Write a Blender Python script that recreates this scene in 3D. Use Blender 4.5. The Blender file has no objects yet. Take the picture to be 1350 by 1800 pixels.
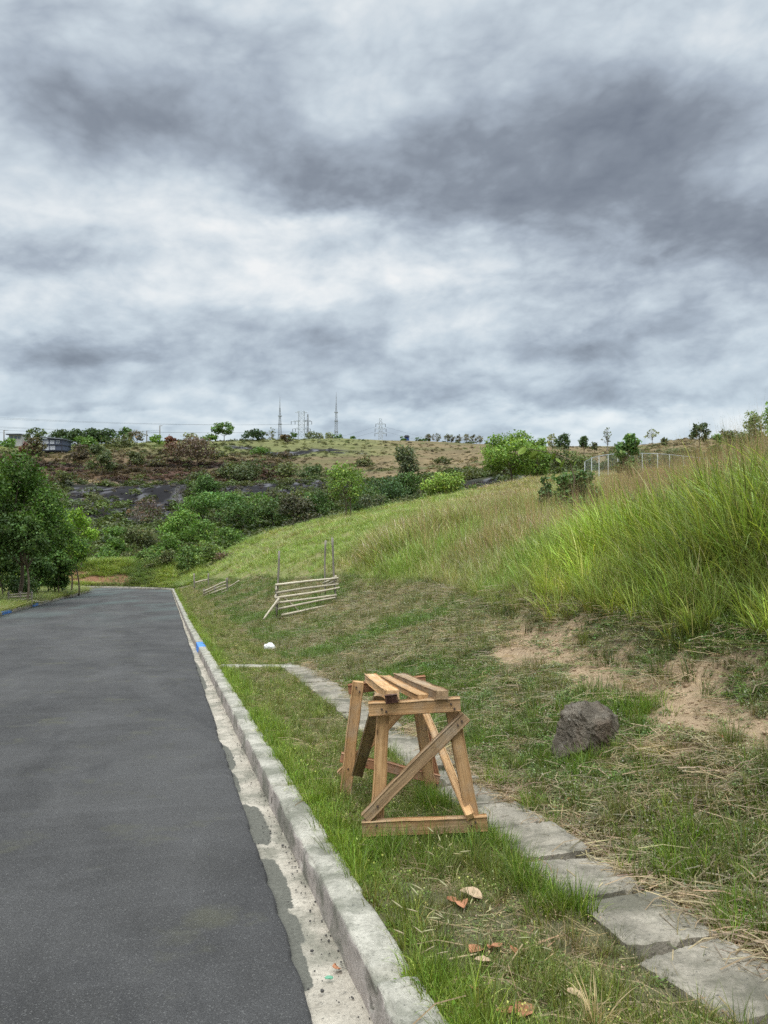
import bpy, bmesh, math
import numpy as np
from mathutils import Vector, Matrix

S = bpy.context.scene
COL = S.collection
R = math.radians
# ------------------------------------------------------------------ camera
CAMZ = 1.6
cam_d = bpy.data.cameras.new('camera')
cam = bpy.data.objects.new('camera', cam_d)
COL.objects.link(cam)
cam.location = (0, 0, CAMZ)
cam.rotation_euler = (R(90), 0, 0)
cam_d.sensor_fit = 'VERTICAL'
cam_d.sensor_height = 36.0
cam_d.sensor_width = 27.0
cam_d.lens = 27.04
cam_d.clip_start = 0.05
cam_d.clip_end = 5000
S.camera = cam
F = 1352.0                       # focal length in photograph pixels
S.view_settings.view_transform = 'Standard'
S.view_settings.look = 'None'
S.view_settings.gamma = 1
S.view_settings.exposure = 0.60
S.cycles.max_bounces = 6
S.cycles.diffuse_bounces = 3
S.cycles.glossy_bounces = 2
S.cycles.transmission_bounces = 4
S.cycles.transparent_max_bounces = 6
S.cycles.use_adaptive_sampling = True
S.cycles.use_denoising = False
S.cycles.adaptive_threshold = 0.02

SUN_EL, SUN_AZ = R(62), R(200)   # high, behind the camera and a little to its left


# ------------------------------------------------------------------ node helper
class NT:
    def __init__(self, tree):
        self.t = tree; tree.nodes.clear()
    def n(self, typ, ins=None, **props):
        nd = self.t.nodes.new(typ)
        for k, v in props.items(): setattr(nd, k, v)
        for k, v in (ins or {}).items(): self.set(nd.inputs[k], v)
        return nd
    def set(self, sock, v):
        if isinstance(v, bpy.types.NodeSocket): self.t.links.new(v, sock)
        elif isinstance(v, bpy.types.Node): self.t.links.new(v.outputs[0], sock)
        else: sock.default_value = v
    def m(self, op, a, b=None, c=None, clamp=False):
        nd = self.t.nodes.new('ShaderNodeMath'); nd.operation = op; nd.use_clamp = clamp
        for i, v in enumerate((a, b, c)):
            if v is not None: self.set(nd.inputs[i], v)
        return nd.outputs[0]
    def v(self, op, a, b=None, s=None):
        nd = self.t.nodes.new('ShaderNodeVectorMath'); nd.operation = op
        self.set(nd.inputs[0], a)
        if b is not None: self.set(nd.inputs[1], b)
        if s is not None: self.set(nd.inputs['Scale'], s)
        return nd.outputs['Value'] if op in ('DOT_PRODUCT', 'LENGTH') else nd.outputs[0]
    def noise(self, vec, scale, detail=4, rough=.55, dist=0, out=0):
        nd = self.n('ShaderNodeTexNoise', {'Vector': vec, 'Scale': scale, 'Detail': detail, 'Roughness': rough, 'Distortion': dist})
        return nd.outputs[out]
    def ramp(self, fac, stops, interp='LINEAR'):
        nd = self.n('ShaderNodeValToRGB', {'Fac': fac}); cr = nd.color_ramp; cr.interpolation = interp
        while len(cr.elements) < len(stops): cr.elements.new(.5)
        for e, (p, c) in zip(cr.elements, stops):
            e.position = p
            e.color = (c, c, c, 1) if isinstance(c, (int, float)) else (*c, 1)
        return nd.outputs[0]
    def mix(self, fac, a, b, blend='MIX'):
        nd = self.t.nodes.new('ShaderNodeMix'); nd.data_type = 'RGBA'; nd.blend_type = blend
        for i, v in ((0, fac), (6, a), (7, b)):
            if isinstance(v, tuple) and len(v) == 3: v = (*v, 1)
            self.set(nd.inputs[i], v)
        return nd.outputs[2]
    def sstep(self, x, a, b):
        nd = self.n('ShaderNodeMapRange', {'Value': x, 'From Min': a, 'From Max': b}, interpolation_type='SMOOTHSTEP')
        return nd.outputs[0]


# ------------------------------------------------------------------ world: overcast sky
world = bpy.data.worlds.new('World'); S.world = world; world.use_nodes = True
def build_world():
    w = NT(world.node_tree)
    d = w.v('NORMALIZE', w.n('ShaderNodeTexCoord').outputs['Generated'])
    sp = w.n('ShaderNodeSeparateXYZ', {0: d})
    X, Y, Z = sp.outputs
    yy = w.m('MAXIMUM', Y, .05)
    A0 = w.m('DIVIDE', X, yy); E0 = w.m('DIVIDE', Z, yy)
    zz = w.m('ADD', w.m('MAXIMUM', Z, 0.0), .30)
    pl = w.n('ShaderNodeCombineXYZ', {0: w.m('DIVIDE', X, zz), 1: w.m('DIVIDE', Y, zz), 2: 0.0}).outputs[0]
    # rotate the cloud streets a little so that bands run down to the right
    pr = w.n('ShaderNodeVectorRotate', {'Vector': pl, 'Angle': R(-14)}, rotation_type='Z_AXIS').outputs[0]
    ps = w.v('MULTIPLY', pr, (1.25, 1.55, 1))
    n1 = w.noise(ps, 1.3, 8, .56, .15)
    n2 = w.noise(w.v('ADD', ps, (7.3, 2.1, 0)), 4.2, 8, .6, .25)
    n3 = w.noise(w.v('ADD', ps, (1.3, 9.1, 0)), 13.0, 5, .6, .2)
    wv = w.n('ShaderNodeTexNoise', {'Vector': w.v('ADD', ps, (3, 3, 0)), 'Scale': 2.3, 'Detail': 5.0, 'Roughness': .6}).outputs['Color']
    ws = w.n('ShaderNodeSeparateXYZ', {0: wv}).outputs
    A = w.m('ADD', A0, w.m('MULTIPLY', w.m('SUBTRACT', ws[0], .52), .20))
    E = w.m('ADD', E0, w.m('MULTIPLY', w.m('SUBTRACT', ws[1], .5), .12))
    front = w.sstep(Y, .05, .35)
    # billows seen nearly side-on: noise on the direction itself, flattened, its bases sharper than its tops
    dv = w.n('ShaderNodeCombineXYZ', {0: w.m('ADD', X, w.m('MULTIPLY', Z, -.25)), 1: w.m('MULTIPLY', Y, 1.0), 2: w.m('MULTIPLY', Z, 1.75)}).outputs[0]
    wq = w.n('ShaderNodeTexNoise', {'Vector': dv, 'Scale': 5.0, 'Detail': 3.0}).outputs['Color']
    dw = w.v('ADD', dv, w.v('SCALE', w.v('SUBTRACT', wq, (.5, .5, .5)), s=.06))
    q1 = w.noise(dw, 3.4, 9, .54); q2 = w.noise(w.v('ADD', dw, (4, 7, 2)), 9.0, 8, .55); q3 = w.noise(w.v('ADD', dw, (8, 1, 5)), 24.0, 7, .62)
    vo = w.n('ShaderNodeTexVoronoi', {'Vector': w.v('ADD', dw, w.v('SCALE', w.v('SUBTRACT', wq, (.5, .5, .5)), s=.05)), 'Scale': 6.5, 'Detail': 3.0, 'Roughness': .6, 'Lacunarity': 2.2}, feature='F1', normalize=True)
    puff = w.m('SUBTRACT', .42, vo.outputs['Distance'])
    f = w.m('ADD', .525, w.m('MULTIPLY', w.m('SUBTRACT', n1, .5), .18))
    f = w.m('ADD', f, w.m('MULTIPLY', puff, .95))
    f = w.m('ADD', f, w.m('MULTIPLY', w.m('SUBTRACT', n2, .5), .06))
    f = w.m('ADD', f, w.m('MULTIPLY', w.m('SUBTRACT', q1, .5), .85))
    calm = w.m('SUBTRACT', 1.0, w.m('MULTIPLY', w.sstep(E0, .30, .48), .45))
    f = w.m('ADD', f, w.m('MULTIPLY', w.m('MULTIPLY', w.m('SUBTRACT', q2, .5), .70), calm))
    f = w.m('ADD', f, w.m('MULTIPLY', w.m('MULTIPLY', w.m('SUBTRACT', q3, .5), .34), calm))
    # cloud masses: azimuth, elevation (tangents), widths, strength
    blobs = [(.12, .49, .55, .10, -.08), (.42, .42, .18, .13, -.12), (-.35, .55, .30, .12, -.07),
             (-.08, .425, .11, .042, -.44), (.09, .40, .17, .042, -.30), (.27, .44, .22, .07, -.20),
             (.47, .36, .13, .065, -.34), (.36, .52, .15, .06, -.16), (-.33, .50, .16, .05, -.14), (.02, .49, .30, .05, -.12),
             (-.40, .205, .17, .020, -.28), (.22, .215, .16, .022, -.24), (-.12, .165, .30, .016, -.14), (-.02, .222, .12, .02, -.12),
             (.26, .15, .16, .018, -.16), (-.45, .13, .20, .010, -.12), (.1, .27, .12, .02, -.08),
             (-.13, .372, .13, .018, .26), (-.02, .300, .24, .030, .24), (-.42, .385, .12, .035, .24), (.10, .655, .22, .04, .10), (.34, .62, .10, .05, .12),
             (-.32, .64, .2, .04, .10), (.47, .60, .06, .05, .10), (-.45, .29, .12, .03, .20), (-.10, .118, .5, .013, .16), (.36, .115, .2, .02, .14)]
    for a, e, wa, we, k in blobs:
        q = w.m('ADD', w.m('POWER', w.m('ABSOLUTE', w.m('DIVIDE', w.m('SUBTRACT', A, a), wa)), 2.0),
                w.m('POWER', w.m('ABSOLUTE', w.m('DIVIDE', w.m('SUBTRACT', E, e), we)), 2.0))
        g = w.m('EXPONENT', w.m('MULTIPLY', q, -1.0))
        f = w.m('ADD', f, w.m('MULTIPLY', w.m('MULTIPLY', g, front), k))
    col = w.ramp(f, [(0.0, (.118, .136, .168)), (.22, (.170, .194, .230)), (.45, (.272, .312, .362)), (.66, (.395, .445, .488)),
                     (.86, (.520, .552, .572)), (1.0, (.60, .61, .612))])
    # low clouds are seen through more air: bluer
    low = w.m('SUBTRACT', 1.0, w.sstep(Z, .04, .32))
    col = w.mix(w.m('MULTIPLY', low, .55), col, w.mix(1.0, col, (.90, .98, 1.02), 'MULTIPLY'))
    # an overcast sky is brighter overhead than at the horizon
    zen = w.m('ADD', 1.0, w.m('MULTIPLY', w.sstep(Z, .56, .95), 4.2))
    sky = w.n('ShaderNodeTexSky', sky_type='NISHITA', sun_disc=False)
    sky.sun_elevation = SUN_EL; sky.sun_rotation = SUN_AZ
    b1 = w.n('ShaderNodeBackground', {'Color': sky.outputs[0], 'Strength': .08})
    b2 = w.n('ShaderNodeBackground', {'Color': col, 'Strength': zen})
    mx = w.n('ShaderNodeMixShader', {0: .95, 1: b1.outputs[0], 2: b2.outputs[0]})
    o = w.n('ShaderNodeOutputWorld', {'Surface': mx.outputs[0]})
    world.cycles.sampling_method = 'MANUAL'; world.cycles.sample_map_resolution = 1024
build_world()

sl = bpy.data.lights.new('sun', 'SUN'); sl.energy = 1.5; sl.angle = R(45); sl.color = (1, .965, .91)
so = bpy.data.objects.new('sun', sl); COL.objects.link(so)
so.rotation_euler = Vector((math.sin(SUN_AZ) * math.cos(SUN_EL), math.cos(SUN_AZ) * math.cos(SUN_EL), math.sin(SUN_EL))).to_track_quat('Z', 'Y').to_euler()
so.location = (0, -20, 60)

# ------------------------------------------------------------------ noise, tables, terrain
rng = np.random.default_rng(11)
def _h(i, j, s):
    n = (i.astype(np.int64) * 374761393 + j.astype(np.int64) * 668265263 + s * 974634777) & 0x7fffffff
    n = ((n ^ (n >> 13)) * 1274126177) & 0x7fffffff
    return ((n ^ (n >> 16)) & 0xffff) / 65535.0
def vn(x, y, s=0):
    x = np.asarray(x, float); y = np.asarray(y, float)
    i, j = np.floor(x), np.floor(y); u, v = x - i, y - j
    u = u * u * (3 - 2 * u); v = v * v * (3 - 2 * v)
    a = _h(i, j, s); b = _h(i + 1, j, s); c = _h(i, j + 1, s); e = _h(i + 1, j + 1, s)
    return (a * (1 - u) + b * u) * (1 - v) + (c * (1 - u) + e * u) * v
def fbm(x, y, s=0, o=4, g=.5):
    t = 0; a = 1; w = 0
    for k in range(o):
        t = t + a * vn(x * 2 ** k + 17.3 * k, y * 2 ** k - 9.1 * k, s + k); w += a; a *= g
    return t / w
def ss(x, a, b):
    q = np.clip((np.asarray(x, float) - a) / (b - a), 0, 1); return q * q * (3 - 2 * q)
def table(rows, cols, T, r, c):
    """bilinear look-up, rows x cols"""
    rows = np.asarray(rows, float); cols = np.asarray(cols, float); T = np.asarray(T, float)
    r = np.clip(r, rows[0], rows[-1]); c = np.clip(c, cols[0], cols[-1])
    i = np.clip(np.searchsorted(rows, r) - 1, 0, len(rows) - 2); j = np.clip(np.searchsorted(cols, c) - 1, 0, len(cols) - 2)
    u = (r - rows[i]) / (rows[i + 1] - rows[i]); v = (c - cols[j]) / (cols[j + 1] - cols[j])
    return (T[i, j] * (1 - v) + T[i, j + 1] * v) * (1 - u) + (T[i + 1, j] * (1 - v) + T[i + 1, j + 1] * v) * u

def zr(Y):                        # the road runs downhill away from the camera
    Y = np.asarray(Y, float)
    q = np.clip(Y, 18, 30)
    z = -.086 * np.minimum(Y, 66) + .016 * ((q - 18) ** 2 / 24) + .016 * np.clip(Y - 30, 0, 36)
    return z - .02 * np.clip(Y - 66, 0, 60)
def xk(Y): return .95 - .288 * np.asarray(Y, float)         # straight line of the kerb's outer edge
XR_Y = [-20, 60, 63, 65.2, 66.5, 67.5, 69, 69.6]
XR_X = [.95 + .288 * 20, -16.33, -17.25, -18.8, -21.2, -26, -45, -200]
XL_Y = [-20, 31.5, 45, 57, 59.5, 60.8, 62, 62.6]
XL_X = [-1.2, -15.7, -19.2, -22.1, -23.2, -25, -45, -200]
def xR(Y): return np.interp(Y, XR_Y, XR_X)
def xL(Y): return np.interp(Y, XL_Y, XL_X)
def yback(x): return np.interp(-np.asarray(x, float), [17.25, 18.8, 21.2, 26, 45, 200], [63, 65.2, 66.5, 67.5, 69, 70])

T_COL = [0, 1.45, 2.2, 3.3, 4.5, 6, 10, 15, 25, 40, 60, 120]
T_ROW = [0, 10, 22, 40, 60, 75, 95]
T_VAL = [[.10, .11, .32, .80, 1.2, 1.7, 2.75, 3.8, 5.8, 8.4, 11, 16],
         [.10, .11, .32, .80, 1.2, 1.7, 2.75, 3.8, 5.8, 8.4, 11, 16],
         [.10, .16, .30, .56, 1.0, 1.6, 2.8, 3.9, 5.6, 8.0, 11, 16],
         [.10, .38, .6, 1.0, 1.5, 2.2, 3.8, 5.0, 6.4, 8.5, 11.5, 17],
         [.10, .4, .7, 1.2, 1.8, 2.7, 4.5, 5.8, 7.4, 9.6, 12.5, 17],
         [.10, .6, 1.1, 1.8, 2.6, 3.5, 5.0, 6.2, 8.0, 10.8, 14, 18],
         [.10, .6, 1.1, 1.8, 2.6, 3.5, 5.0, 6.2, 8.0, 11.2, 14, 18]]
# the opposite hill: for each bearing (photograph column) pairs of distance and row
FAR = {
    -500: [(80, 1000), (110, 965), (140, 925), (170, 870), (182, 853), (200, 830), (215, 805), (232, 788), (260, 783)],
    0:   [(80, 1000), (110, 965), (140, 925), (170, 870), (182, 853), (200, 830), (215, 805), (232, 788), (260, 783)],
    150: [(80, 1000), (110, 965), (140, 925), (170, 868), (176, 855), (182, 851), (200, 828), (215, 802), (228, 790), (250, 782)],
    300: [(80, 998), (110, 965), (140, 922), (165, 882), (171, 858), (180, 852), (200, 824), (215, 800), (230, 786), (255, 776)],
    450: [(80, 985), (110, 950), (140, 905), (162, 872), (168, 853), (180, 848), (200, 825), (222, 797), (235, 786), (260, 772)],
    600: [(80, 975), (110, 945), (140, 900), (162, 870), (168, 853), (185, 845), (205, 822), (230, 795), (240, 788), (268, 770)],
    750: [(80, 960), (110, 925), (135, 890), (158, 862), (165, 845), (180, 838), (200, 820), (230, 797), (245, 789), (275, 775)],
    900: [(80, 925), (110, 895), (130, 868), (150, 842), (155, 832), (170, 829), (200, 812), (225, 800), (250, 791), (275, 784)],
    1050: [(80, 900), (110, 875), (130, 850), (150, 836), (155, 826), (170, 823), (200, 810), (225, 800), (250, 792), (270, 785)],
    1200: [(80, 870), (110, 850), (130, 840), (150, 828), (165, 815), (180, 806), (200, 795), (215, 782), (230, 774), (240, 770)],
    1400: [(80, 850), (110, 835), (130, 825), (150, 812), (165, 800), (180, 790), (200, 780), (215, 772), (230, 766), (240, 764)],
    1900: [(80, 850), (110, 835), (130, 825), (150, 812), (165, 800), (180, 790), (200, 780), (215, 772), (230, 766), (240, 764)],
}
FK = sorted(FAR)
FU = [(k - 675) / F for k in FK]
FROW = np.concatenate([np.arange(70, 290, 2.5), [320, 400, 500, 700, 1000, 1600]])
_ft = []
for k in FK:
    ys, ps = zip(*FAR[k]); zs = [CAMZ - (p - 900) / F * y for y, p in zip(ys, ps)]
    top = zs[-1]
    _ft.append(np.interp(FROW, list(ys) + [ys[-1] + 25, 500, 1600], zs + [top + .3, top - 1, top - 6]))
FT = np.array(_ft).T
RIDGE_P = [-800, 330, 450, 600, 750, 900, 1000, 1050, 1100, 1200, 1300, 1400, 2200]
RIDGE_Y = [72, 72, 73, 74, 77, 79, 75, 71, 67, 61, 57, 55, 55]

# foot of the tall grass and middle of the bare strip below it, as distances from the kerb
def t_lo(Y): return np.interp(Y, [4, 5, 6.8, 8, 10, 11.5, 16, 20, 28, 34, 45, 60, 75, 100], [3.9, 3.8, 3.75, 3.85, 4.2, 4.35, 5.1, 5.5, 5.3, 4.4, 3.3, 2.2, 1.5, 1.0])
def t_soil(Y): return np.interp(Y, [3, 5, 7, 10, 12], [2.95, 3.05, 3.2, 3.62, 3.95])
def height(x, Y, detail=True):
    x = np.asarray(x, float); Y = np.asarray(Y, float)
    x, Y = np.broadcast_arrays(x, Y)
    z0 = zr(Y); t = x - xk(Y)
    rel = table(T_ROW, T_COL, T_VAL, np.clip(Y, 0, 95), np.maximum(t, 0))
    bump = (fbm(x * .45, Y * .45, 3) - .5) * .22 + (fbm(x * 1.9, Y * 1.9, 5, 3) - .5) * .10
    fine = (fbm(x * 7, Y * 7, 8, 3) - .5) * .035
    rel = rel + ss(t, 1.4, 2.6) * bump + ss(t, .0, .3) * fine
    # low cut at the foot of the tall grass
    rel = rel + ss(t, t_soil(Y) + .1, t_lo(Y) + .1) * .20 * (1 - ss(Y, 11, 16)) - .06 * np.exp(-((t - t_soil(Y)) / .35) ** 2) * (1 - ss(Y, 9, 12))
    # trench of the walkway
    tc = t - (1.10 + .013 * Y)
    rel = rel - .10 * ((np.abs(tc) < .20) & (Y < 13.0) & (Y > -3))
    back = .12 + np.minimum(.27 * np.maximum(Y - yback(x) - .6, 0), 1.7) * (.75 + .6 * fbm(x * .3, Y * .3, 4)) + .05 * np.maximum(Y - yback(x) - 8, 0)
    rel = np.where((t < 0) & (Y > yback(x)), back, rel)
    left = .10 + .02 * np.maximum(xL(Y) - x, 0) + fine + .2 * (fbm(x * .3, Y * .3, 6) - .5) * ss(xL(Y) - x, .5, 4)
    rel = np.where((x < xL(Y)) & (Y < yback(x)), left, rel)
    din = np.minimum(xR(Y) - x, x - xL(Y))
    rel = np.where((din > 0) & (t < .02), .10 - .24 * ss(din, 0.0, .12), rel)
    near = z0 + rel
    u = x / np.maximum(Y, 20)
    px = u * F + 675
    far = table(FROW, FU, FT, np.clip(Y, 70, 1600), u)
    far = far + ss(Y, 90, 120) * ((fbm(x / 16, Y / 16, 21, 4) - .5) * 2.2 + (fbm(x / 4, Y / 4, 27, 3) - .5) * .8) * (1 - .75 * ss(Y, 230, 270))
    ry = np.interp(px, RIDGE_P, RIDGE_Y)
    w = ss(Y, ry, ry + 16)
    return near * (1 - w) + far * w
def hz(x, y): return float(height(np.array([x]), np.array([y]))[0])
def at(px, Y, py=None):
    """point at photograph column px and distance Y: on the ground, or at row py"""
    x = (px - 675) / F * Y
    return Vector((x, Y, hz(x, Y) if py is None else CAMZ - (py - 900) / F * Y))

# ------------------------------------------------------------------ mesh helpers
def mesh(name, V, quads=None, tris=None, attrs=None, mats=(), midx=None, smooth=False):
    V = np.asarray(V, np.float32)
    me = bpy.data.meshes.new(name)
    me.vertices.add(len(V)); me.vertices.foreach_set('co', V.ravel())
    L = []; tot = []
    if quads is not None and len(quads): q = np.asarray(quads, np.int32); L.append(q.ravel()); tot.append(np.full(len(q), 4, np.int32))
    if tris is not None and len(tris): q = np.asarray(tris, np.int32); L.append(q.ravel()); tot.append(np.full(len(q), 3, np.int32))
    if L:
        L = np.concatenate(L); tot = np.concatenate(tot)
        me.loops.add(len(L)); me.loops.foreach_set('vertex_index', L)
        me.polygons.add(len(tot)); st = np.concatenate([[0], np.cumsum(tot)[:-1]]).astype(np.int32)
        me.polygons.foreach_set('loop_start', st)
        try: me.polygons.foreach_set('loop_total', tot)
        except Exception: pass
        if midx is not None: me.polygons.foreach_set('material_index', np.asarray(midx, np.int32))
        me.polygons.foreach_set('use_smooth', np.full(len(tot), smooth))
    for k, a in (attrs or {}).items():
        a = np.asarray(a, np.float32)
        if a.ndim == 1: at_ = me.attributes.new(k, 'FLOAT', 'POINT'); at_.data.foreach_set('value', a)
        else: at_ = me.attributes.new(k, 'FLOAT_VECTOR', 'POINT'); at_.data.foreach_set('vector', a.ravel())
    for m in mats: me.materials.append(m)
    me.update(calc_edges=True); me.validate()
    return me
def link(name, me, parent=None, loc=None):
    o = bpy.data.objects.new(name, me); COL.objects.link(o)
    if parent is not None: o.parent = parent
    if loc is not None: o.location = loc
    return o
def tag(o, label, cat, group=None):
    o['label'] = label; o['category'] = cat
    if group: o['group'] = group
    return o
def kind(o, k): o['kind'] = k; return o
def empty(name, loc, label, cat, group=None):
    o = bpy.data.objects.new(name, None); COL.objects.link(o); o.location = loc; o.empty_display_size = .2
    return tag(o, label, cat, group)
def grid_faces(nr, nc, off=0):
    i = np.arange(nr - 1)[:, None] * nc + np.arange(nc - 1)[None, :]
    return np.stack([i, i + 1, i + nc + 1, i + nc], -1).reshape(-1, 4) + off
class MB:
    """collects tubes, boxes and sheets into one mesh"""
    def __init__(s): s.V = []; s.Q = []; s.T = []; s.n = 0
    def add(s, V, Q=None, T=None):
        V = np.asarray(V, float)
        if Q is not None and len(Q): s.Q.append(np.asarray(Q) + s.n)
        if T is not None and len(T): s.T.append(np.asarray(T) + s.n)
        s.V.append(V); s.n += len(V); return s
    def tube(s, pts, rad, k=6, cap=True):
        P = np.asarray(pts, float); rad = np.broadcast_to(np.asarray(rad, float), (len(P),))
        d = np.gradient(P, axis=0); d /= np.linalg.norm(d, axis=1)[:, None] + 1e-9
        ref = np.where(np.abs(d[:, 2:3]) > .9, [[1., 0, 0]], [[0, 0, 1.]])
        a = np.cross(d, ref); a /= np.linalg.norm(a, axis=1)[:, None] + 1e-9; b = np.cross(d, a)
        th = np.arange(k) / k * 2 * np.pi
        V = P[:, None, :] + rad[:, None, None] * (a[:, None, :] * np.cos(th)[None, :, None] + b[:, None, :] * np.sin(th)[None, :, None])
        V = V.reshape(-1, 3); Q = []
        for i in range(len(P) - 1):
            for j in range(k): Q.append((i * k + j, i * k + (j + 1) % k, (i + 1) * k + (j + 1) % k, (i + 1) * k + j))
        T = []
        if cap:
            V = np.vstack([V, P[:1], P[-1:]]); c0 = len(V) - 2
            for j in range(k): T += [(c0, (j + 1) % k, j), (c0 + 1, (len(P) - 1) * k + j, (len(P) - 1) * k + (j + 1) % k)]
        return s.add(V, Q, T)
    def box(s, c, size, rot=None):
        h = np.asarray(size, float) / 2
        V = np.array([[x, y, z] for x in (-1, 1) for y in (-1, 1) for z in (-1, 1)]) * h
        if rot is not None: V = V @ np.array(rot).T
        return s.add(V + np.asarray(c), [(0, 1, 3, 2), (4, 6, 7, 5), (0, 4, 5, 1), (2, 3, 7, 6), (0, 2, 6, 4), (1, 5, 7, 3)])
    def me(s, name, mat, smooth=False):
        return mesh(name, np.vstack(s.V), np.vstack(s.Q) if s.Q else None, np.vstack(s.T) if s.T else None, mats=[mat] if mat else [], smooth=smooth)
    def build(s, name, mat, parent=None, loc=None, smooth=False): return link(name, s.me(name, mat, smooth), parent, loc)
# ------------------------------------------------------------------ materials
def material(name):
    m = bpy.data.materials.new(name); m.use_nodes = True
    return m, NT(m.node_tree)
def finish(nt, base, rough=.9, normal=None, spec=.25, **extra):
    b = nt.n('ShaderNodeBsdfPrincipled', {'Base Color': base, 'Roughness': rough, 'Specular IOR Level': spec})
    for k, v in extra.items(): nt.set(b.inputs[k], v)
    if normal is not None: nt.set(b.inputs['Normal'], normal)
    nt.n('ShaderNodeOutputMaterial', {'Surface': b.outputs[0]})
def bump(nt, h, dist=.01, strength=1.0):
    return nt.n('ShaderNodeBump', {'Height': h, 'Distance': dist, 'Strength': strength}).outputs[0]
def obj_co(nt): return nt.n('ShaderNodeTexCoord').outputs['Object']
def geo_co(nt): return nt.n('ShaderNodeNewGeometry').outputs['Position']

def mat_plain(name, c, rough=.8, var=.25, scale=6, metal=0.0, spec=.25):
    m, n = material(name); co = obj_co(n)
    f = n.noise(co, scale, 5, .6)
    base = n.mix(f, tuple(v * (1 - var) for v in c), tuple(min(1, v * (1 + var)) for v in c))
    finish(n, base, rough, bump(n, f, .01, .3), spec, **{'Metallic': metal}); return m

def mat_ground():
    m, n = material('ground_soil'); co = geo_co(n)
    c = n.n('ShaderNodeAttribute', attribute_name='col').outputs['Color']
    f1 = n.noise(co, 55, 6, .7); f2 = n.noise(co, 9, 5, .65); f3 = n.noise(co, 1.1, 5, .6)
    k = n.m('ADD', n.m('MULTIPLY', f1, .9), n.m('ADD', n.m('MULTIPLY', f2, .7), n.m('MULTIPLY', f3, .5)))
    base = n.mix(1.0, c, n.ramp(k, [(.45, .35), (1.0, 1.0), (1.55, 1.6)]), 'MULTIPLY')
    base = n.n('ShaderNodeVectorMath', {0: c}, operation='SCALE'); n.set(base.inputs['Scale'], n.m('MULTIPLY_ADD', k, 1.1, -.15))
    finish(n, base.outputs[0], .95, bump(n, n.m('ADD', f1, f2), .02, .8), .1); return m

def mat_asphalt():
    m, n = material('asphalt'); co = geo_co(n)
    sp = n.n('ShaderNodeSeparateXYZ', {0: co}).outputs
    st = n.v('MULTIPLY', n.n('ShaderNodeVectorRotate', {'Vector': co, 'Angle': R(-16)}, rotation_type='Z_AXIS').outputs[0], (1.4, .55, 1))
    big = n.noise(st, .55, 5, .6, .6); mid = n.noise(co, 2.2, 4, .6); gr = n.noise(co, 160, 3, .7)
    vor = n.n('ShaderNodeTexVoronoi', {'Vector': co, 'Scale': 190.0}, feature='F1')
    base = n.mix(n.ramp(big, [(.3, 0.0), (.7, 1.0)]), (.040, .0385, .037), (.078, .075, .071))
    base = n.mix(n.m('MULTIPLY', n.ramp(mid, [(.35, 0.0), (.75, 1.0)]), .3), base, (.105, .102, .10))
    stain = n.ramp(n.noise(n.v('ADD', co, (31, 5, 0)), 2.0, 6, .66), [(.57, 0.0), (.70, 1.0)])
    dk = n.ramp(n.noise(n.v('ADD', st, (3, 17, 0)), 1.1, 6, .62, .8), [(.56, 0.0), (.68, 1.0)])
    base = n.mix(n.m('MULTIPLY', dk, .38), base, (.038, .037, .037))
    wear = n.ramp(n.noise(n.v('MULTIPLY', st, (.5, 7, 1)), 1.0, 6, .65, .5), [(.54, 0.0), (.70, 1.0)])
    base = n.mix(n.m('MULTIPLY', wear, .14), base, (.135, .13, .125))
    base = n.mix(n.m('MULTIPLY', stain, .42), base, (.095, .092, .058))
    film = n.m('MULTIPLY', n.ramp(n.noise(n.v('MULTIPLY', co, (.5, .16, 1)), 1.0, 4, .55), [(.46, 0.0), (.62, 1.0)]), n.sstep(sp[1], 22, 38))
    base = n.mix(n.m('MULTIPLY', film, .6), base, (.095, .12, .11))
    chip = n.ramp(n.n('ShaderNodeSeparateColor', {0: vor.outputs['Color']}).outputs[0], [(.90, 0.0), (.97, 1.0)])
    base = n.mix(n.m('MULTIPLY', chip, .28), base, (.22, .215, .20))
    gr2 = n.noise(co, 420, 2, .6)
    k = n.m('ADD', n.m('MULTIPLY_ADD', gr, 1.7, -.45), n.m('MULTIPLY', gr2, 1.2))
    b2 = n.n('ShaderNodeVectorMath', {0: base}, operation='SCALE'); n.set(b2.inputs['Scale'], k)
    seam = n.noise(n.v('MULTIPLY', st, (3, .3, 1)), .9, 6, .7, 1.0)
    finish(n, b2.outputs[0], .93, bump(n, n.m('ADD', gr, n.m('MULTIPLY', seam, .35)), .006, .9), .12); return m

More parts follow.
